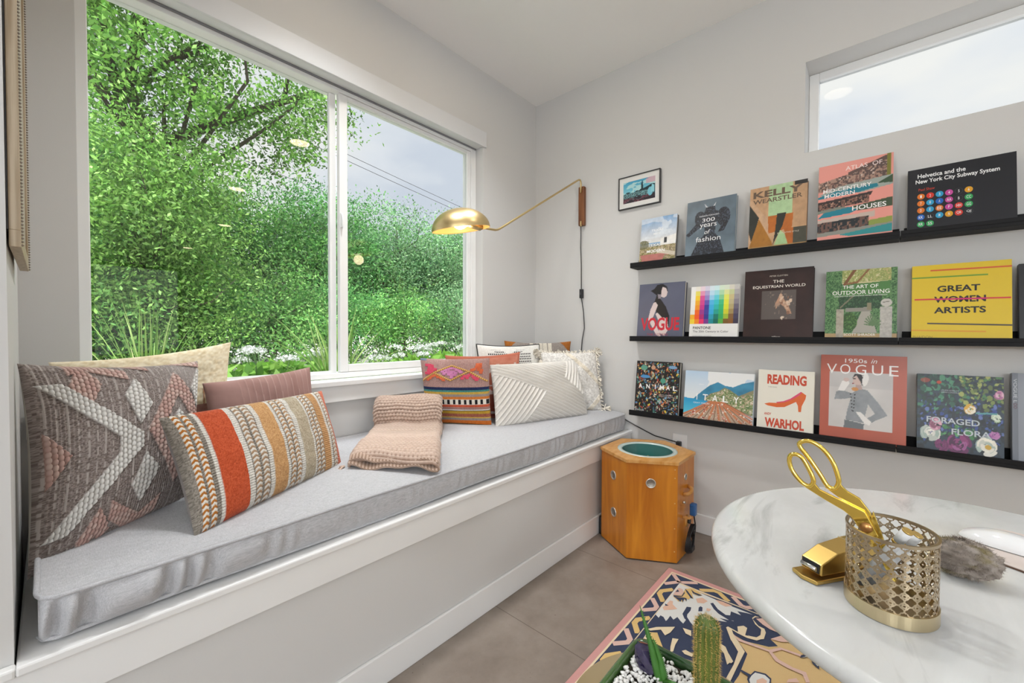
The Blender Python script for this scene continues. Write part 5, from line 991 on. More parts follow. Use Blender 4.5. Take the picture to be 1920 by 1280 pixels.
# ================================================================== RUG
def rug():
    colr = {'n': '#333c55', 'w': '#d9d8d4', 'c': '#e2cfae', 'p': '#d9b5a8', 'e': '#dcb39c', 'y': '#d8b676', 't': '#d3b37e', 'k': '#cc9590'}
    M = {k: mat('rug_'+k, v, .95, noise=(90, v, (1, 1, 1)), bump=(420, .35, .004), g=1.0) for k, v in colr.items()}
    keys = list(colr); A0, B0 = 1.75, 2.3   # along -X from the corner, along -Y from the corner
    t = thing('rug', 'tufted rug with navy, cream and tan botanical pattern and pink border', 'rug', (1.9, .71, 0))
    LV = {}; mb = MB(); 
    MBs = mb
    def put(k, P, lv):
        n = len(P); MBs.add([(1.9-a, .71-b, .0080+lv*.00022) for a, b in P], [tuple(range(n))], keys.index(k))
    def rectp(k, a0, a1, b0, b1, lv): put(k, [(a0, b0), (a1, b0), (a1, b1), (a0, b1)], lv)
    body = MB().box(1.9-A0, 1.9+.006, .71-B0, .71+.004, .0008, .0078); body.build('pile_base', M['k'], t, True, bevel=.003)
    rectp('k', 0, A0, 0, B0, 0); rectp('c', .022, A0-.022, .020, B0-.02, 1); rectp('n', .031, A0-.031, .027, B0-.027, 2); rectp('c', .084, A0-.084, .078, B0-.078, 4); rectp('t', .094, A0-.094, .088, B0-.088, 5)
    rectp('n', .0825, .0845, .076, B0-.076, 6); rectp('n', .083, A0-.08, .0755, .0775, 6)
    def band(k, P, w, lv):
        P = [np.array(p, float) for p in P]; L_, R_ = [], []
        for i, p in enumerate(P):
            d = P[min(i+1, len(P)-1)]-P[max(i-1, 0)]; d /= np.linalg.norm(d); nn = np.array([-d[1], d[0]]); L_.append(tuple(p+nn*w/2)); R_.append(tuple(p-nn*w/2))
        for i in range(len(P)-1): put(k, [L_[i], L_[i+1], R_[i+1], R_[i]], lv+.3*(i % 2))
    for side in (0, 1):
        f = (lambda a, b: (a, b)) if side == 0 else (lambda a, b: (b, a)); o_, i_ = (.030, .074) if side == 0 else (.034, .080)
        L_ = A0 if side == 0 else B0; s0 = .105 if side == 0 else .11; 
        for k in range(int((L_-.3)/.235)):
            x = .205+.235*k if side == 0 else .215+.235*k
            band('y', [f(x-.055, i_), f(x-.012, o_+.011), f(x+.012, o_+.011), f(x+.055, i_)], .021, 3)
            band('p', [f(x+.060, o_), f(x+.100, i_-.008), f(x+.120, i_-.008), f(x+.160, o_)], .020, 3)
        band('p', [f(.078, i_), f(.135, o_)], .019, 3)
    band('p', [(.033, .029), (.082, .075)], .018, 3)
    seq = RUGPOLY
    for i, (k, P) in enumerate(seq): put(k, P, 7+i*.55)
    mb.build('pattern', [M[k] for k in keys], t, True, normals=False)
RUGPOLY = [
('n',[(0.107,0.081),(0.619,0.082),(0.697,0.169),(0.501,0.389),(0.455,0.394),(0.34,0.393),(0.272,0.334),(0.28,0.372),(0.254,0.441),(0.23,0.464),(0.21,0.439),(0.152,0.469),(0.109,0.502),(0.096,0.45),(0.09,0.37),(0.094,0.226)]),
('w',[(0.094,0.079),(0.355,0.082),(0.365,0.098),(0.347,0.098),(0.348,0.11),(0.364,0.125),(0.356,0.127),(0.324,0.127),(0.338,0.144),(0.313,0.15),(0.327,0.166),(0.335,0.179),(0.309,0.18),(0.282,0.158),(0.228,0.156),(0.22,0.169),(0.269,0.172),(0.288,0.177),(0.31,0.197),(0.326,0.217),(0.285,0.275),(0.255,0.277),(0.234,0.263),(0.225,0.283),(0.216,0.299),(0.212,0.271),(0.194,0.318),(0.183,0.275),(0.168,0.298),(0.141,0.294),(0.14,0.329),(0.123,0.312),(0.111,0.342),(0.105,0.362),(0.106,0.26)]),
('n',[(0.143,0.219),(0.133,0.227),(0.161,0.252),(0.174,0.278),(0.191,0.317),(0.201,0.304),(0.188,0.262),(0.171,0.24)]),
('n',[(0.282,0.158),(0.228,0.156),(0.221,0.171),(0.242,0.175),(0.274,0.173),(0.307,0.182),(0.304,0.173)]),
('n',[(0.201,0.193),(0.189,0.196),(0.191,0.204),(0.216,0.211),(0.226,0.199)]),
('e',[(0.297,0.086),(0.268,0.09),(0.234,0.092),(0.231,0.103),(0.251,0.109),(0.267,0.133),(0.288,0.117),(0.309,0.097)]),
('n',[(0.267,0.084),(0.269,0.1),(0.28,0.091)]),
('e',[(0.153,0.167),(0.128,0.184),(0.137,0.208),(0.163,0.2),(0.175,0.18)]),
('e',[(0.106,0.228),(0.1,0.253),(0.102,0.29),(0.125,0.271),(0.124,0.251)]),
('e',[(0.185,0.218),(0.18,0.234),(0.198,0.231),(0.201,0.221)]),
('y',[(0.199,0.09),(0.14,0.113),(0.112,0.113),(0.09,0.138),(0.105,0.168),(0.115,0.18),(0.128,0.166),(0.13,0.148),(0.118,0.138),(0.16,0.16),(0.158,0.147),(0.178,0.148),(0.179,0.139),(0.194,0.144),(0.192,0.131),(0.214,0.136),(0.203,0.119),(0.22,0.122)]),
('p',[(0.192,0.087),(0.158,0.086),(0.126,0.089),(0.126,0.105),(0.146,0.115),(0.171,0.114)]),
('n',[(0.166,0.089),(0.141,0.089),(0.152,0.1)]),
('n',[(0.192,0.09),(0.175,0.117),(0.138,0.116),(0.148,0.121),(0.178,0.121),(0.203,0.097)]),
('n',[(0.115,0.109),(0.124,0.124),(0.161,0.159),(0.163,0.149),(0.137,0.125)]),
('n',[(0.103,0.131),(0.115,0.149),(0.114,0.181),(0.126,0.168),(0.125,0.146)]),
('n',[(0.202,0.099),(0.216,0.127),(0.197,0.126),(0.214,0.136),(0.185,0.132),(0.196,0.145),(0.179,0.139),(0.178,0.132),(0.184,0.122)]),
('p',[(0.126,0.377),(0.088,0.413),(0.095,0.47),(0.106,0.502),(0.156,0.46),(0.156,0.427),(0.145,0.402)]),
('c',[(0.132,0.365),(0.111,0.371),(0.109,0.386),(0.119,0.373),(0.137,0.368),(0.164,0.392),(0.167,0.412),(0.186,0.42),(0.227,0.421),(0.252,0.399),(0.244,0.373),(0.243,0.382),(0.235,0.4),(0.213,0.408),(0.179,0.404),(0.162,0.381)]),
('c',[(0.22,0.335),(0.2,0.351),(0.205,0.364),(0.25,0.367),(0.243,0.397),(0.22,0.412),(0.221,0.422),(0.252,0.404),(0.261,0.376),(0.258,0.346),(0.252,0.324),(0.301,0.348),(0.312,0.336),(0.253,0.305),(0.243,0.309),(0.25,0.344)]),
('c',[(0.253,0.306),(0.272,0.334),(0.338,0.385),(0.432,0.382),(0.51,0.38),(0.504,0.367),(0.424,0.371),(0.353,0.368),(0.305,0.332)]),
('c',[(0.348,0.296),(0.358,0.33),(0.413,0.363),(0.438,0.355),(0.393,0.334),(0.363,0.303)]),
('c',[(0.46,0.089),(0.423,0.113),(0.397,0.141),(0.376,0.164),(0.417,0.162),(0.444,0.153),(0.425,0.131),(0.458,0.102)]),
('y',[(0.469,0.1),(0.449,0.127),(0.506,0.17),(0.511,0.139)]),
('c',[(0.485,0.188),(0.44,0.178),(0.43,0.196),(0.465,0.197),(0.499,0.203),(0.51,0.197)]),
('c',[(0.363,0.187),(0.357,0.215),(0.386,0.225),(0.385,0.205)]),
('c',[(0.478,0.224),(0.465,0.232),(0.467,0.258),(0.482,0.259),(0.486,0.236)]),
('c',[(0.531,0.103),(0.485,0.1),(0.505,0.119),(0.525,0.111)]),
('c',[(0.362,0.303),(0.363,0.324),(0.387,0.348),(0.412,0.367),(0.426,0.363),(0.402,0.343),(0.371,0.308)]),
('p',[(0.274,0.335),(0.286,0.353),(0.275,0.445),(0.236,0.472),(0.227,0.53),(0.239,0.529),(0.245,0.478),(0.28,0.455),(0.302,0.477),(0.31,0.518),(0.305,0.552),(0.344,0.566),(0.353,0.557),(0.323,0.545),(0.324,0.503),(0.317,0.47),(0.285,0.446),(0.299,0.356)]),
('p',[(0.212,0.439),(0.152,0.474),(0.121,0.508),(0.139,0.552),(0.149,0.535),(0.158,0.508),(0.171,0.528),(0.18,0.501),(0.205,0.467)]),
('n',[(0.246,0.529),(0.229,0.531),(0.188,0.561),(0.165,0.607),(0.196,0.596),(0.206,0.635),(0.228,0.615),(0.261,0.613),(0.252,0.594),(0.238,0.579),(0.263,0.582),(0.248,0.563),(0.218,0.555)]),
('w',[(0.242,0.533),(0.197,0.562),(0.178,0.597),(0.206,0.588),(0.214,0.623),(0.228,0.611),(0.249,0.61),(0.24,0.595),(0.223,0.58),(0.251,0.577),(0.237,0.565),(0.21,0.559)]),
('n',[(0.44,0.393),(0.432,0.396),(0.434,0.422),(0.409,0.428),(0.398,0.457),(0.408,0.474),(0.437,0.477),(0.48,0.429),(0.462,0.418),(0.446,0.417)]),
('w',[(0.437,0.425),(0.415,0.431),(0.406,0.456),(0.415,0.471),(0.44,0.473),(0.478,0.431),(0.457,0.423)]),
('e',[(0.445,0.441),(0.423,0.453),(0.427,0.466),(0.447,0.466),(0.467,0.444)]),
('p',[(0.376,0.514),(0.354,0.532),(0.366,0.542),(0.393,0.512)]),
('p',[(0.233,0.604),(0.219,0.644),(0.227,0.676),(0.239,0.684),(0.246,0.672),(0.23,0.64)]),
]
rug()
# ================================================================== MARBLE TABLE AND WHAT STANDS ON IT
TC, TR, TZ = (.8895, -.1435), .377, .742
def marble():
    m = bpy.data.materials.new('white_marble'); nt, b = nodes(m); N = nt.nodes.new; L = nt.links.new; tc = N('ShaderNodeTexCoord')
    def vein(rot, sc, stretch, lo, hi, dist):
        mp = N('ShaderNodeMapping'); mp.inputs['Rotation'].default_value = (0, 0, rot); mp.inputs['Scale'].default_value = stretch; L(tc.outputs['Object'], mp.inputs[0])
        n = N('ShaderNodeTexNoise'); n.inputs['Scale'].default_value = sc; n.inputs['Detail'].default_value = 9; n.inputs['Roughness'].default_value = .6; n.inputs['Distortion'].default_value = dist; L(mp.outputs[0], n.inputs['Vector'])
        r = N('ShaderNodeMapRange'); r.inputs[1].default_value = lo; r.inputs[2].default_value = hi; L(n.outputs['Fac'], r.inputs[0]); return r.outputs[0]
    def mix(prev, col, fac):
        x = N('ShaderNodeMix'); x.data_type = 'RGBA'; x.inputs[7].default_value = (*col, 1)
        if isinstance(prev, tuple): x.inputs[6].default_value = (*prev, 1)
        else: L(prev, x.inputs[6])
        L(fac, x.inputs[0]); return x.outputs[2]
    c = mix((.68, .685, .675), (.56, .56, .55), vein(R(65), 2.2, (1, 2.6, 1), .40, .70, .8)); c = mix(c, (.25, .25, .24), vein(R(60), 3.2, (1, 3.4, 1), .53, .80, 1.2)); c = mix(c, (.66, .57, .46), vein(R(20), 2.6, (1, 3, 1), .66, .9, 1.))
    L(c, b.inputs['Base Color']); b.inputs['Roughness'].default_value = .16; return m
M_marble = marble(); M_white = mat('white_lacquer', raw=(.74, .74, .73), rough=.3)
tb = thing('marble_table', 'round white marble table with a bullnose edge', 'table', (*TC, .012))
an = np.linspace(-math.pi/2, math.pi/2, 11); prof = [(0, TZ-.026)]+[(TR-.013+.013*math.cos(a), TZ-.013+.013*math.sin(a)) for a in an]+[(0, TZ)]
MB().lathe(prof, (*TC, 0), 160).build('tabletop', M_marble, tb, True)
MB().lathe([(.10, TZ-.0265), (.07, TZ-.05), (.035, TZ-.16), (.026, .40), (.028, .22), (.045, .12), (.09, .062), (.12, .05)], (*TC, 0), 48).build('pedestal', M_white, tb, True)
MB().lathe([(.0, .050), (.12, .0495), (.20, .032), (.235, .022), (.236, .0135), (0, .0135)], (*TC, 0), 64).build('base', M_white, tb, True)

def pencil_cup():
    c, a, b, h = (.7125, -.0150), .0495, .0445, .100; z0 = TZ+.0008
    t = thing('pencil_cup', 'oval bronze pencil cup with pierced quatrefoil lattice on the marble table', 'pencil cup', (*c, TZ))
    m_ = mat('antique_bronze', raw=(.46, .37, .25), rough=.28, metal=1.); brass = mat('pale_brass', raw=(.68, .57, .36), rough=.3, metal=1.)
    th = np.linspace(0, 2*np.pi, 721); ds = np.hypot(np.diff(a*np.cos(th)), np.diff(b*np.sin(th))); S = np.concatenate([[0], np.cumsum(ds)]); Lp = S[-1]
    def pos(s, z, off=0.):
        k = np.interp(s % Lp, S, th); n = np.array([b*np.cos(k), a*np.sin(k)]); n /= np.linalg.norm(n); return (c[0]+a*np.cos(k)+n[0]*off, c[1]+b*np.sin(k)+n[1]*off, z)
    nc, nr = 24, 7; cw = Lp/nc; zb, zt = z0+.016, z0+h-.003; ch = (zt-zb)/nr; lat = MB(); w = .00085
    def ribbon(fn, n, closed=True):
        V = []; F = []
        for i in range(n+(0 if closed else 1)):
            (s, z), (ds_, dz) = fn(i/n); l = math.hypot(ds_, dz); ns, nz = -dz/l, ds_/l
            for sg, of in ((1, .0), (-1, .0), (-1, -.0009), (1, -.0009)): V.append(pos(s+sg*ns*w, z+sg*nz*w, of))
        M_ = len(V)//4
        for i in range(M_ if closed else M_-1):
            j = (i+1) % M_
            for q in range(4): F.append((i*4+q, i*4+(q+1) % 4, j*4+(q+1) % 4, j*4+q))
        lat.add(V, F)
    for i in range(nc):
        for j in range(nr):
            s0, zc = (i+.5)*cw, zb+(j+.5)*ch; Rm = .5
            def f(t_, s0=s0, zc=zc):
                def P(q): ph = 2*math.pi*q; r = Rm*(.66+.34*abs(math.cos(2*ph))**.7); return s0+cw*r*math.cos(ph), zc+ch*r*math.sin(ph)
                p, q = P(t_), P(t_+.004); return p, (q[0]-p[0], q[1]-p[1])
            ribbon(f, 24)
            if j < nr-1:
                def g(t_, s0=s0+cw/2, zc=zc+ch/2): ph = 2*math.pi*t_; return (s0+cw*.17*math.cos(ph), zc+ch*.17*math.sin(ph)), (-math.sin(ph), math.cos(ph))
                ribbon(g, 10)
                for dx, dz in ((1, 1), (-1, 1), (1, -1), (-1, -1)):
                    def l_(t_, dx=dx, dz=dz, s0=s0+cw/2, zc=zc+ch/2): r = .12+.13*t_; return (s0+cw*r*dx, zc+ch*r*dz), (dx*cw, dz*ch)
                    ribbon(l_, 1, False)
    lat.build('lattice', m_, t, True)
    def ring(name, zz0, zz1, o1, o2, m): 
        th2 = np.linspace(0, Lp, 97)[:-1]; V = []; 
        for z, of in ((zz0, o1), (zz1, o1), (zz1, o2), (zz0, o2)): V += [pos(s, z, of) for s in th2]
        MB().add(V, [(k*96+i, k*96+(i+1) % 96, ((k+1) % 4)*96+(i+1) % 96, ((k+1) % 4)*96+i) for k in range(4) for i in range(96)], 0, False).build(name, m, t, True)
    ring('rim', zt-.0005, zt+.003, .0008, -.0018, m_); ring('base_band', z0, zb, .0012, -.0012, brass)
    fl = MB(); P = [pos(s, 0, -.0014)[:2] for s in np.linspace(0, Lp, 65)[:-1]]; fl.prism(P, z0+.0005, z0+.003); fl.build('bottom', m_, t, True)
pencil_cup()

def scissors():
    X = .705; t = thing('scissors', 'gold scissors standing handles up in the pencil cup', 'scissors', (X, .02, .78)); T = lambda y, z, d: (X+d, y, z)
    U = [(0.0821, 0.9349), (0.0768, 0.9393), (0.0692, 0.9401), (0.0607, 0.9364), (0.0514, 0.9278), (0.044, 0.9156), (0.0394, 0.9019), (0.0375, 0.891), (0.04, 0.8825), (0.0444, 0.8802), (0.0503, 0.8833), (0.0574, 0.8955), (0.0669, 0.9108), (0.0756, 0.9231), (0.0801, 0.9287)]
    Lw = [(0.0931, 0.9101), (0.0912, 0.9176), (0.0853, 0.92), (0.0784, 0.9166), (0.0726, 0.9072), (0.0667, 0.8945), (0.0647, 0.8856), (0.0684, 0.8789), (0.0761, 0.8805), (0.0839, 0.8881), (0.0905, 0.8986)]
    def smooth(P, n=5):
        P = [np.array(p) for p in P]; o = []
        for i in range(len(P)):
            p0, p1, p2, p3 = P[i-1], P[i], P[(i+1) % len(P)], P[(i+2) % len(P)]
            for k in range(n): u = k/n; o.append(.5*((2*p1)+(p2-p0)*u+(2*p0-5*p1+4*p2-p3)*u*u+(3*p1-p0-3*p2+p3)*u**3))
        return o
    mb = MB(); mb.tube([T(*p, .0025) for p in smooth(U)], .0030, 10, 0, True)
    mb.prism([(0.0405, 0.8965), (0.033, 0.8854), (0.0278, 0.8806), (0.0154, 0.8744), (0.0049, 0.8598), (-0.002, .838), (0.002, .836), (0.0098, 0.8575), (0.0198, 0.8615), (0.0372, 0.8700), (0.0525, 0.8805), (0.0444, 0.8785), (0.0385, 0.8838)], .0005, .0045, T=T)
    mb.prism([(0.002, .862), (-0.0076, 0.8324), (-0.0215, 0.7799), (-0.0205, 0.7783), (-0.002, 0.8295), (.004, .85)], .0006, .0028, T=T)
    mb.build('upper_blade', M_gold, t, True, bevel=.0008)
    mb = MB(); mb.tube([T(*p, -.0025) for p in smooth(Lw)], .0030, 10, 0, True)
    mb.prism([(0.0655, 0.8870), (0.0571, 0.877), (0.0372, 0.8696), (0.0198, 0.8632), (0.0098, 0.8595), (-0.0036, 0.8321), (.0027, .8257), (0.0127, 0.8334), (0.0239, 0.8498), (0.0317, 0.8554), (0.0533, 0.8653), (0.0741, 0.8763), (0.0684, 0.8775)], -.0045, -.0002, T=T)
    mb.prism([(.0000, .838), (-0.0206, 0.7789), (-0.0185, 0.7766), (.008, .83)], -.0026, -.0002, T=T)
    mb.build('lower_blade', M_gold, t, True, bevel=.0008)
    MB().lathe([(0, -.0075), (.0035, -.0072), (.0062, -.0058), (.0068, -.0046)], T(.0087, .8401, 0), 24, 0, (0, 1, 0), (0, 0, 1), (1, 0, 0)).build('pivot_screw', mat('copper_screw', raw=(.55, .28, .10), rough=.3, metal=1.), t, True)
scissors()
def pen(lab, p, q):
    p, q = Vector(p), Vector(q); t = thing('pen', lab, 'pen', tuple(p), 'white pens in the cup'); L = lambda f: p.lerp(q, f)
    MB().tube([L(.05), L(.80)], .0058, 14).build('barrel', M_white, t, True)
    MB().tube([L(.80), L(.83)], .0061, 14).tube([L(.985), L(1)], .0056, 14).build('gold_band', M_satin, t, True); MB().tube([L(.83), L(.985)], .0058, 14).build('cap', M_white, t, True)
    MB().tube([L(0), L(.05)], [.001, .0056], 10).build('tip', M_satin, t, True)
pen('white pen with a gold band leaning across the pencil cup', (.725, .017, .752), (.690, -.030, .852)); pen('white pen with a gold end standing deeper in the pencil cup', (.735, .008, .750), (.714, -.040, .842))

def stapler():
    o = Vector((.722, .068, TZ+.0006)); d = Vector((.83, -.56, 0)).normalized(); s = Vector((-d.y, d.x, 0))*-1; up = Vector((0, 0, 1)); P = lambda a, b, z: tuple(o+d*a+s*b+up*z)
    t = thing('stapler', 'satin gold stapler lying behind the pencil cup', 'stapler', tuple(o)); mb = MB()
    T = lambda x, y, z: P(x, y, z)
    mb.prism([(-.012, -.019), (.13, -.019), (.136, 0), (.13, .019), (-.012, .019), (-.017, 0)], 0, .0055, T=T); mb.build('base_plate', M_satin, t, True, bevel=.0012)
    side = [(.000, .009), (.001, .024), (.030, .037), (.075, .043), (.128, .042), (.130, .012), (.06, .010)]
    mb = MB(); w = .0155; V = [P(x, -w, z) for x, z in side]+[P(x, w, z) for x, z in side]; n = len(side)
    mb.add(V, [tuple(range(n))[::-1], tuple(range(n, 2*n))]+[(i, (i+1) % n, n+(i+1) % n, n+i) for i in range(n)]); mb.build('body', M_satin, t, True, bevel=.0015)
    MB().obox(P(-.0004, 0, .0175), d*.0006, s*.0125, up*.0065).build('mouth', M_black, t, True)
    MB().tube([P(-.003, -.011, .017), P(-.003, .011, .017)], .0032, 12).build('roller', mat('steel', raw=(.6, .6, .6), rough=.25, metal=1.), t, True)
    MB().obox(P(.070, 0, .0428), d*.0006, s*.0156, up*.0006).build('seam', mat('seam', raw=(.8, .7, .5), rough=.3, metal=1.), t, True)
stapler()
# leather pad, mouse, fuzzy lump
e1 = Vector((-.48, -.87, 0)).normalized(); e2 = Vector((.87, -.48, 0)).normalized(); o = Vector((.987, -.083, TZ+.0006))
def rr(w, h, r, n=10):
    P = []
    for cx, cy, a0 in ((w-r, r, -90), (w-r, h-r, 0), (r, h-r, 90), (r, r, 180)): P += [(cx+r*math.cos(R(a0+90*i/n)), cy+r*math.sin(R(a0+90*i/n))) for i in range(n+1)]
    return P
Tp = lambda x, y, z: tuple(o+e1*x+e2*y+Vector((0, 0, z)))
md = thing('mouse_pad', 'pale blush leather mouse pad with a brown edge on the marble table', 'mouse pad', tuple(o))
MB().prism(rr(.20, .165, .035), 0, .0022, T=Tp).build('edge', mat('brown_leather_edge', raw=(.10, .05, .03), rough=.6), md, True); MB().prism([(x*.992+.0008, y*.992+.0007) for x, y in rr(.20, .165, .035)], .0023, .0034, T=Tp).build('surface', mat('blush_leather', '#ddd0c9', .55), md, True)
def mouse():
    c = Vector((1.032, -.163, TZ+.0042)); t = thing('computer_mouse', 'glossy white low computer mouse on the blush pad', 'mouse', tuple(c)); n, m = 40, 40
    u, v = np.meshgrid(np.linspace(-1, 1, n), np.linspace(0, 2*np.pi, m), indexing='ij'); 
    ax = Vector((-.30, -.95, 0)).normalized(); ay = Vector((.95, -.30, 0)).normalized(); V = []
    for i in range(n):
        for j in range(m):
            r = abs(u[i, j]) if False else (i/(n-1)); an = v[i, j]; cs, sn = math.cos(an), math.sin(an); q = (abs(cs)**2.6+abs(sn)**2.6)**(-1/2.6)
            x, y = .0565*r*q*cs, .0285*r*q*sn; z = .0205*(max(0, 1-r**2.4))**.55*(1-.25*(cs*r)**2); V.append(c+ax*x+ay*y+Vector((0, 0, z+.0012)))
    F = [(i*m+j, i*m+(j+1) % m, (i+1)*m+(j+1) % m, (i+1)*m+j) for i in range(n-1) for j in range(m-1)]
    MB().add(V, F, 0, True).build('shell', mat('gloss_white', raw=(.80, .80, .81), rough=.06, coat=.5), t, True)
    P = [(math.cos(a), math.sin(a)) for a in np.linspace(0, 2*np.pi, 41)[:-1]]; mb = MB(); Q = []
    for cs, sn in P: q = (abs(cs)**2.6+abs(sn)**2.6)**(-1/2.6); Q.append((.0555*q*cs, .0275*q*sn))
    mb.prism(Q, 0, .0014, T=lambda x, y, z: tuple(c+ax*x+ay*y+Vector((0, 0, z)))); mb.build('base', mat('grey_base', raw=(.2, .2, .2), rough=.5), t, True)
mouse()
def lump():
    c = Vector((.872, -.096, TZ+.027)); g = np.random.default_rng(3); t = thing('fuzzy_lump', 'fuzzy grey brown lumpy tuft on the marble table beside the mouse pad', 'ornament', (c.x, c.y, TZ))
    n, m = 60, 90; th, ph = np.meshgrid(np.linspace(0.02, np.pi-.02, n), np.linspace(0, 2*np.pi, m), indexing='ij')
    d = np.stack([np.sin(th)*np.cos(ph), np.sin(th)*np.sin(ph), np.cos(th)], -1)
    def n3(k, s): return (fbm(d[..., 0]*k+5, d[..., 1]*k+d[..., 2]*k*.7+9, s)+fbm(d[..., 2]*k+3, d[..., 0]*k-d[..., 1]*k*.6+7, s+1))/2
    r = .62+.75*n3(2.6, 2)+.34*(n3(7, 5)-.5); P = d*r[..., None]*np.array([.027, .036, .0255]); P[..., 2] = np.maximum(P[..., 2], -.0254)
    k = n3(4, 8); C = mixc(alb('#6d6259'), alb('#b3a9a0'), (k-.3)*2.2); C = mixc(C, np.ones_like(C)*alb('#857a58'), (n3(2.5, 14)-.55)*4)
    fast('core', (P+np.array(c)).reshape(-1, 3), gridfaces(n, m), vcmat('fuzz', rough=.95, spec=.05), t, True, C.reshape(-1, 3))
    idx = g.integers(0, n*m, 5200); B = (P+np.array(c)).reshape(-1, 3)[idx]; D = d.reshape(-1, 3)[idx]+g.normal(size=(5200, 3))*.6; D /= np.linalg.norm(D, axis=1)[:, None]; l = g.uniform(.002, .0062, 5200)[:, None]; s = np.cross(D, g.normal(size=(5200, 3))); s /= np.linalg.norm(s, axis=1)[:, None]
    E = B+D*l; E[:, 2] = np.maximum(E[:, 2], TZ+.0004); V = np.stack([B-s*.00028, B+s*.00028, E], 1).reshape(-1, 3)
    o = fast('fibres', V, np.arange(15600).reshape(-1, 3), MATS['fuzz'], t, True, np.repeat(np.clip(C.reshape(-1, 3)[idx]*1.25, 0, .9), 3, 0), smooth=False); o['kind'] = 'stuff'
lump()

# ================================================================== BRASS SIDE TABLE AND PLANTER
BC, BZ = (.575, .203), .532
st = thing('side_table', 'small round brass side table under the succulent planter', 'side table', (*BC, .0145))
M_btop = mat('warm_brass_top', raw=(.66, .52, .31), rough=.38, metal=.75)
MB().lathe([(0, BZ-.012), (.150, BZ-.012), (.154, BZ-.006), (.152, BZ), (0, BZ)], (*BC, 0), 96).build('top', M_btop, st, True)
MB().lathe([(.04, BZ-.0125), (.014, BZ-.03), (.012, .06), (.05, .03), (.115, .0245), (.118, .0155), (0, .0155)], (*BC, 0), 48).build('stem', M_btop, st, True)
M_green = mat('green_glaze', raw=(.020, .065, .022), rough=.10, coat=.7, noise=(8, '#4a6a38', (1, 1, 1)))
px0, px1, py0, py1, pz = .440, .655, .085, .297, .585
def rsq(x0, x1, y0, y1, r, n=8):
    P = []
    for cx, cy, a0 in ((x1-r, y0+r, -90), (x1-r, y1-r, 0), (x0+r, y1-r, 90), (x0+r, y0+r, 180)): P += [(cx+r*math.cos(R(a0+90*i/n)), cy+r*math.sin(R(a0+90*i/n))) for i in range(n+1)]
    return P
pt = thing('planter', 'square green glazed planter of white pebbles on the brass table', 'planter', ((px0+px1)/2, (py0+py1)/2, BZ)); mb = MB(); k = 36
loops = [(0.018, BZ+.0006), (.006, BZ+.012), (.001, pz-.008), (0, pz-.003), (.0015, pz), (.0055, pz+.0005), (.0075, pz-.002), (.0085, pz-.012), (.012, BZ+.02)]
V = []
for ins, z in loops: V += [(x, y, z) for x, y in rsq(px0+ins, px1-ins, py0+ins, py1-ins, .022-ins*.3)]
mb.add(V, [(j*k+i, j*k+(i+1) % k, (j+1)*k+(i+1) % k, (j+1)*k+i) for j in range(len(loops)-1) for i in range(k)]+[tuple(range(k))[::-1], tuple((len(loops)-1)*k+i for i in range(k))], 0, True); mb.build('pot', M_green, pt, True)
MB().prism(rsq(px0+.0095, px1-.0095, py0+.0095, py1-.0095, .018), pz-.020, pz-.014).build('soil', mat('dark_soil', raw=(.04, .03, .02), rough=.95), pt, True)
# pebbles: a layer nobody could count
g = np.random.default_rng(5); Vp, Fp = [], []; import bmesh
bm = bmesh.new(); bmesh.ops.create_icosphere(bm, subdivisions=1, radius=1); ico = np.array([v.co for v in bm.verts]); icf = np.array([[v.index for v in f.verts] for f in bm.faces]); bm.free()
for i in range(1700):
    x, y = g.uniform(px0+.014, px1-.014), g.uniform(py0+.014, py1-.014); r = g.uniform(.0026, .0050); sc = np.array([1, g.uniform(.6, .9), g.uniform(.5, .8)])*r
    A_ = Matrix.Rotation(g.uniform(0, 6.28), 3, 'Z') @ Matrix.Rotation(g.normal()*.6, 3, 'X'); q = (ico*(1+g.normal(size=(len(ico), 1))*.13)*sc) @ np.array(A_).T+np.array([x, y, pz-.0125+g.uniform(0, .006)+.004*fbm(np.array(x*30), np.array(y*30), 3)]); Fp.append(icf+len(Vp)*len(ico)); Vp.append(q)
o = fast('pebbles', np.concatenate(Vp), np.concatenate(Fp), mat('white_pebble', raw=(.78, .77, .75), rough=.6)); tag(o, 'white pebbles filling the green planter', 'pebbles', kind='stuff')
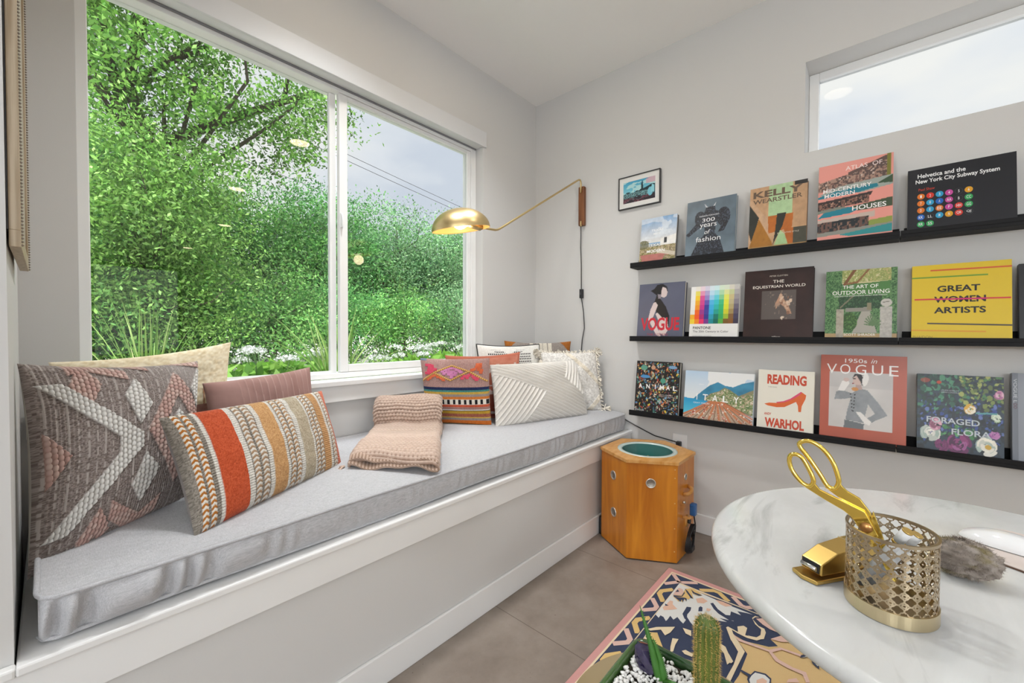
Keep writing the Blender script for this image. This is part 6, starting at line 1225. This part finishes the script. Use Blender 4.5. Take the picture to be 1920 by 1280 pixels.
def cactus():
    c = (.602, .172); zb, h, r = pz-.012, .127, .0143; t = thing('cactus', 'columnar green cactus with golden spines in the planter', 'cactus', (*c, zb)); nr = 15; n = nr*6; rows = 44; V = []
    for i in range(rows+1):
        f = i/rows; z = h*f; rr_ = r*(.90+.12*math.sin(min(f*1.4, 1)*math.pi*.5)); 
        if f > .86: rr_ *= math.sqrt(max(0, 1-((f-.86)/.14)**2))*.97+.03
        for k in range(n): an = 2*math.pi*k/n; q = rr_*(1+.085*math.cos(nr*an)*(1-.5*max(0, f-.9)*10 if f > .9 else 1)); V.append((c[0]+q*math.cos(an), c[1]+q*math.sin(an), zb+z))
    MB().add(V, [(i*n+k, i*n+(k+1) % n, (i+1)*n+(k+1) % n, (i+1)*n+k) for i in range(rows) for k in range(n)]+[tuple(rows*n+k for k in range(n))], 0, True).build('body', mat('cactus_green', raw=(.085, .125, .02), rough=.5, noise=(30, '#7d8a35', (1, 1, .4))), t, True)
    S, F, A2 = [], [], MB(); gg = np.random.default_rng(2)
    for k in range(nr):
        an = 2*math.pi*k/nr
        for j in range(36):
            f = .015+j/36*.95+(k % 2)*.018; rr_ = r*(.90+.12*math.sin(min(f*1.4, 1)*math.pi*.5))*1.085
            if f > .86: rr_ *= math.sqrt(max(0.01, 1-((f-.86)/.14)**2))
            o = np.array([c[0]+rr_*math.cos(an), c[1]+rr_*math.sin(an), zb+h*f]); nn = np.array([math.cos(an), math.sin(an), .15 if f < .86 else .8])
            for q in range(9):
                d = nn+gg.normal(size=3)*.75; d /= np.linalg.norm(d); s = np.cross(d, gg.normal(size=3)); s /= np.linalg.norm(s); l = gg.uniform(.0025, .006); b = len(S); S += [o-s*.00030, o+s*.00030, o+d*l]; F.append((b, b+1, b+2))
    sp = fast('spines', np.array(S), np.array(F), mat('golden_spine', raw=(.60, .42, .13), rough=.6), t, True, smooth=False); sp['kind'] = 'stuff'
    S, F = [], []
    for q in range(90):
        o = np.array([c[0], c[1], zb+h-.002])+np.append(gg.normal(size=2)*.0028, 0); d = np.array([gg.normal()*.35, gg.normal()*.35, 1.]); s = np.cross(d, gg.normal(size=3)); s /= np.linalg.norm(s); b = len(S); S += [o-s*.0003, o+s*.0003, o+d*gg.uniform(.003, .008)]; F.append((b, b+1, b+2))
    fast('woolly_tip', np.array(S), np.array(F), mat('pale_wool', raw=(.62, .48, .24), rough=.9), t, True, smooth=False)
cactus()
def aloe():
    c = np.array([.598, .236, pz-.010]); t = thing('succulent', 'spiky aloe with two tall toothed leaves in the planter', 'succulent', tuple(c)); m = mat('aloe_green', raw=(.05, .17, .025), rough=.4)
    def leaf(P, w):
        P = [np.array(p) for p in P]; mb = MB(); Q = []; n = 26
        for i in range(n): 
            f = i/(n-1); k = f*(len(P)-1); a = min(int(k), len(P)-2); u = k-a; Q.append(P[a]*(1-u)+P[a+1]*u)
        mb.tube(Q, [w*(1-(i/(n-1))**1.6)*.5+.0003 for i in range(n)], 8)
        side = np.array([.64, -.77, 0]); 
        for i in range(1, n-2):
            r = w*(1-(i/(n-1))**1.6)*.5
            for s in (-1, 1, .3):
                q = Q[i]+side*s*r*.9; mb.tube([q, q+side*s*.0022+np.array([-.0006, -.0006, .0018])], [.0011, .0001], 4)
        mb.build('leaf', m, t, True, normals=False)
    leaf([c, c+(-.004, .012, .05), c+(-.004, .030, .102)], .012); leaf([c+(.003, -.006, 0), c+(.002, .000, .03), c+(-.003, .010, .062)], .012); leaf([c+(0, -.008, .001), c+(-.004, -.020, .010), c+(-.002, -.032, .013)], .010); leaf([c+(.002, .0, .001), c+(.008, .006, .02), c+(.012, .014, .034)], .009)
aloe()
def amethyst():
    c = np.array([.607, .258, pz-.006]); g = np.random.default_rng(11); t = thing('amethyst', 'dark purple amethyst crystal chunk lying on the white pebbles', 'crystal', tuple(c)); b = bmesh.new()
    pts = g.normal(size=(30, 3)); pts /= np.linalg.norm(pts, axis=1)[:, None]; pts = np.sign(pts)*np.abs(pts)**.8*np.array([.017, .0215, .021]); pts[:, 2] += .30*pts[:, 1]+.011; pts[:, 2] = np.maximum(pts[:, 2], -.004)
    for p in pts: b.verts.new(p)
    bmesh.ops.convex_hull(b, input=b.verts); 
    for v in [v for v in b.verts if not v.link_faces]: b.verts.remove(v)
    me = bpy.data.meshes.new('crystal'); b.to_mesh(me); b.free()
    me.materials.append(mat('amethyst_purple', raw=(.018, .012, .045), rough=.10, coat=.6, noise=(60, '#4a4060', (1, 1, 1)))); link('crystal', me, t)
amethyst()
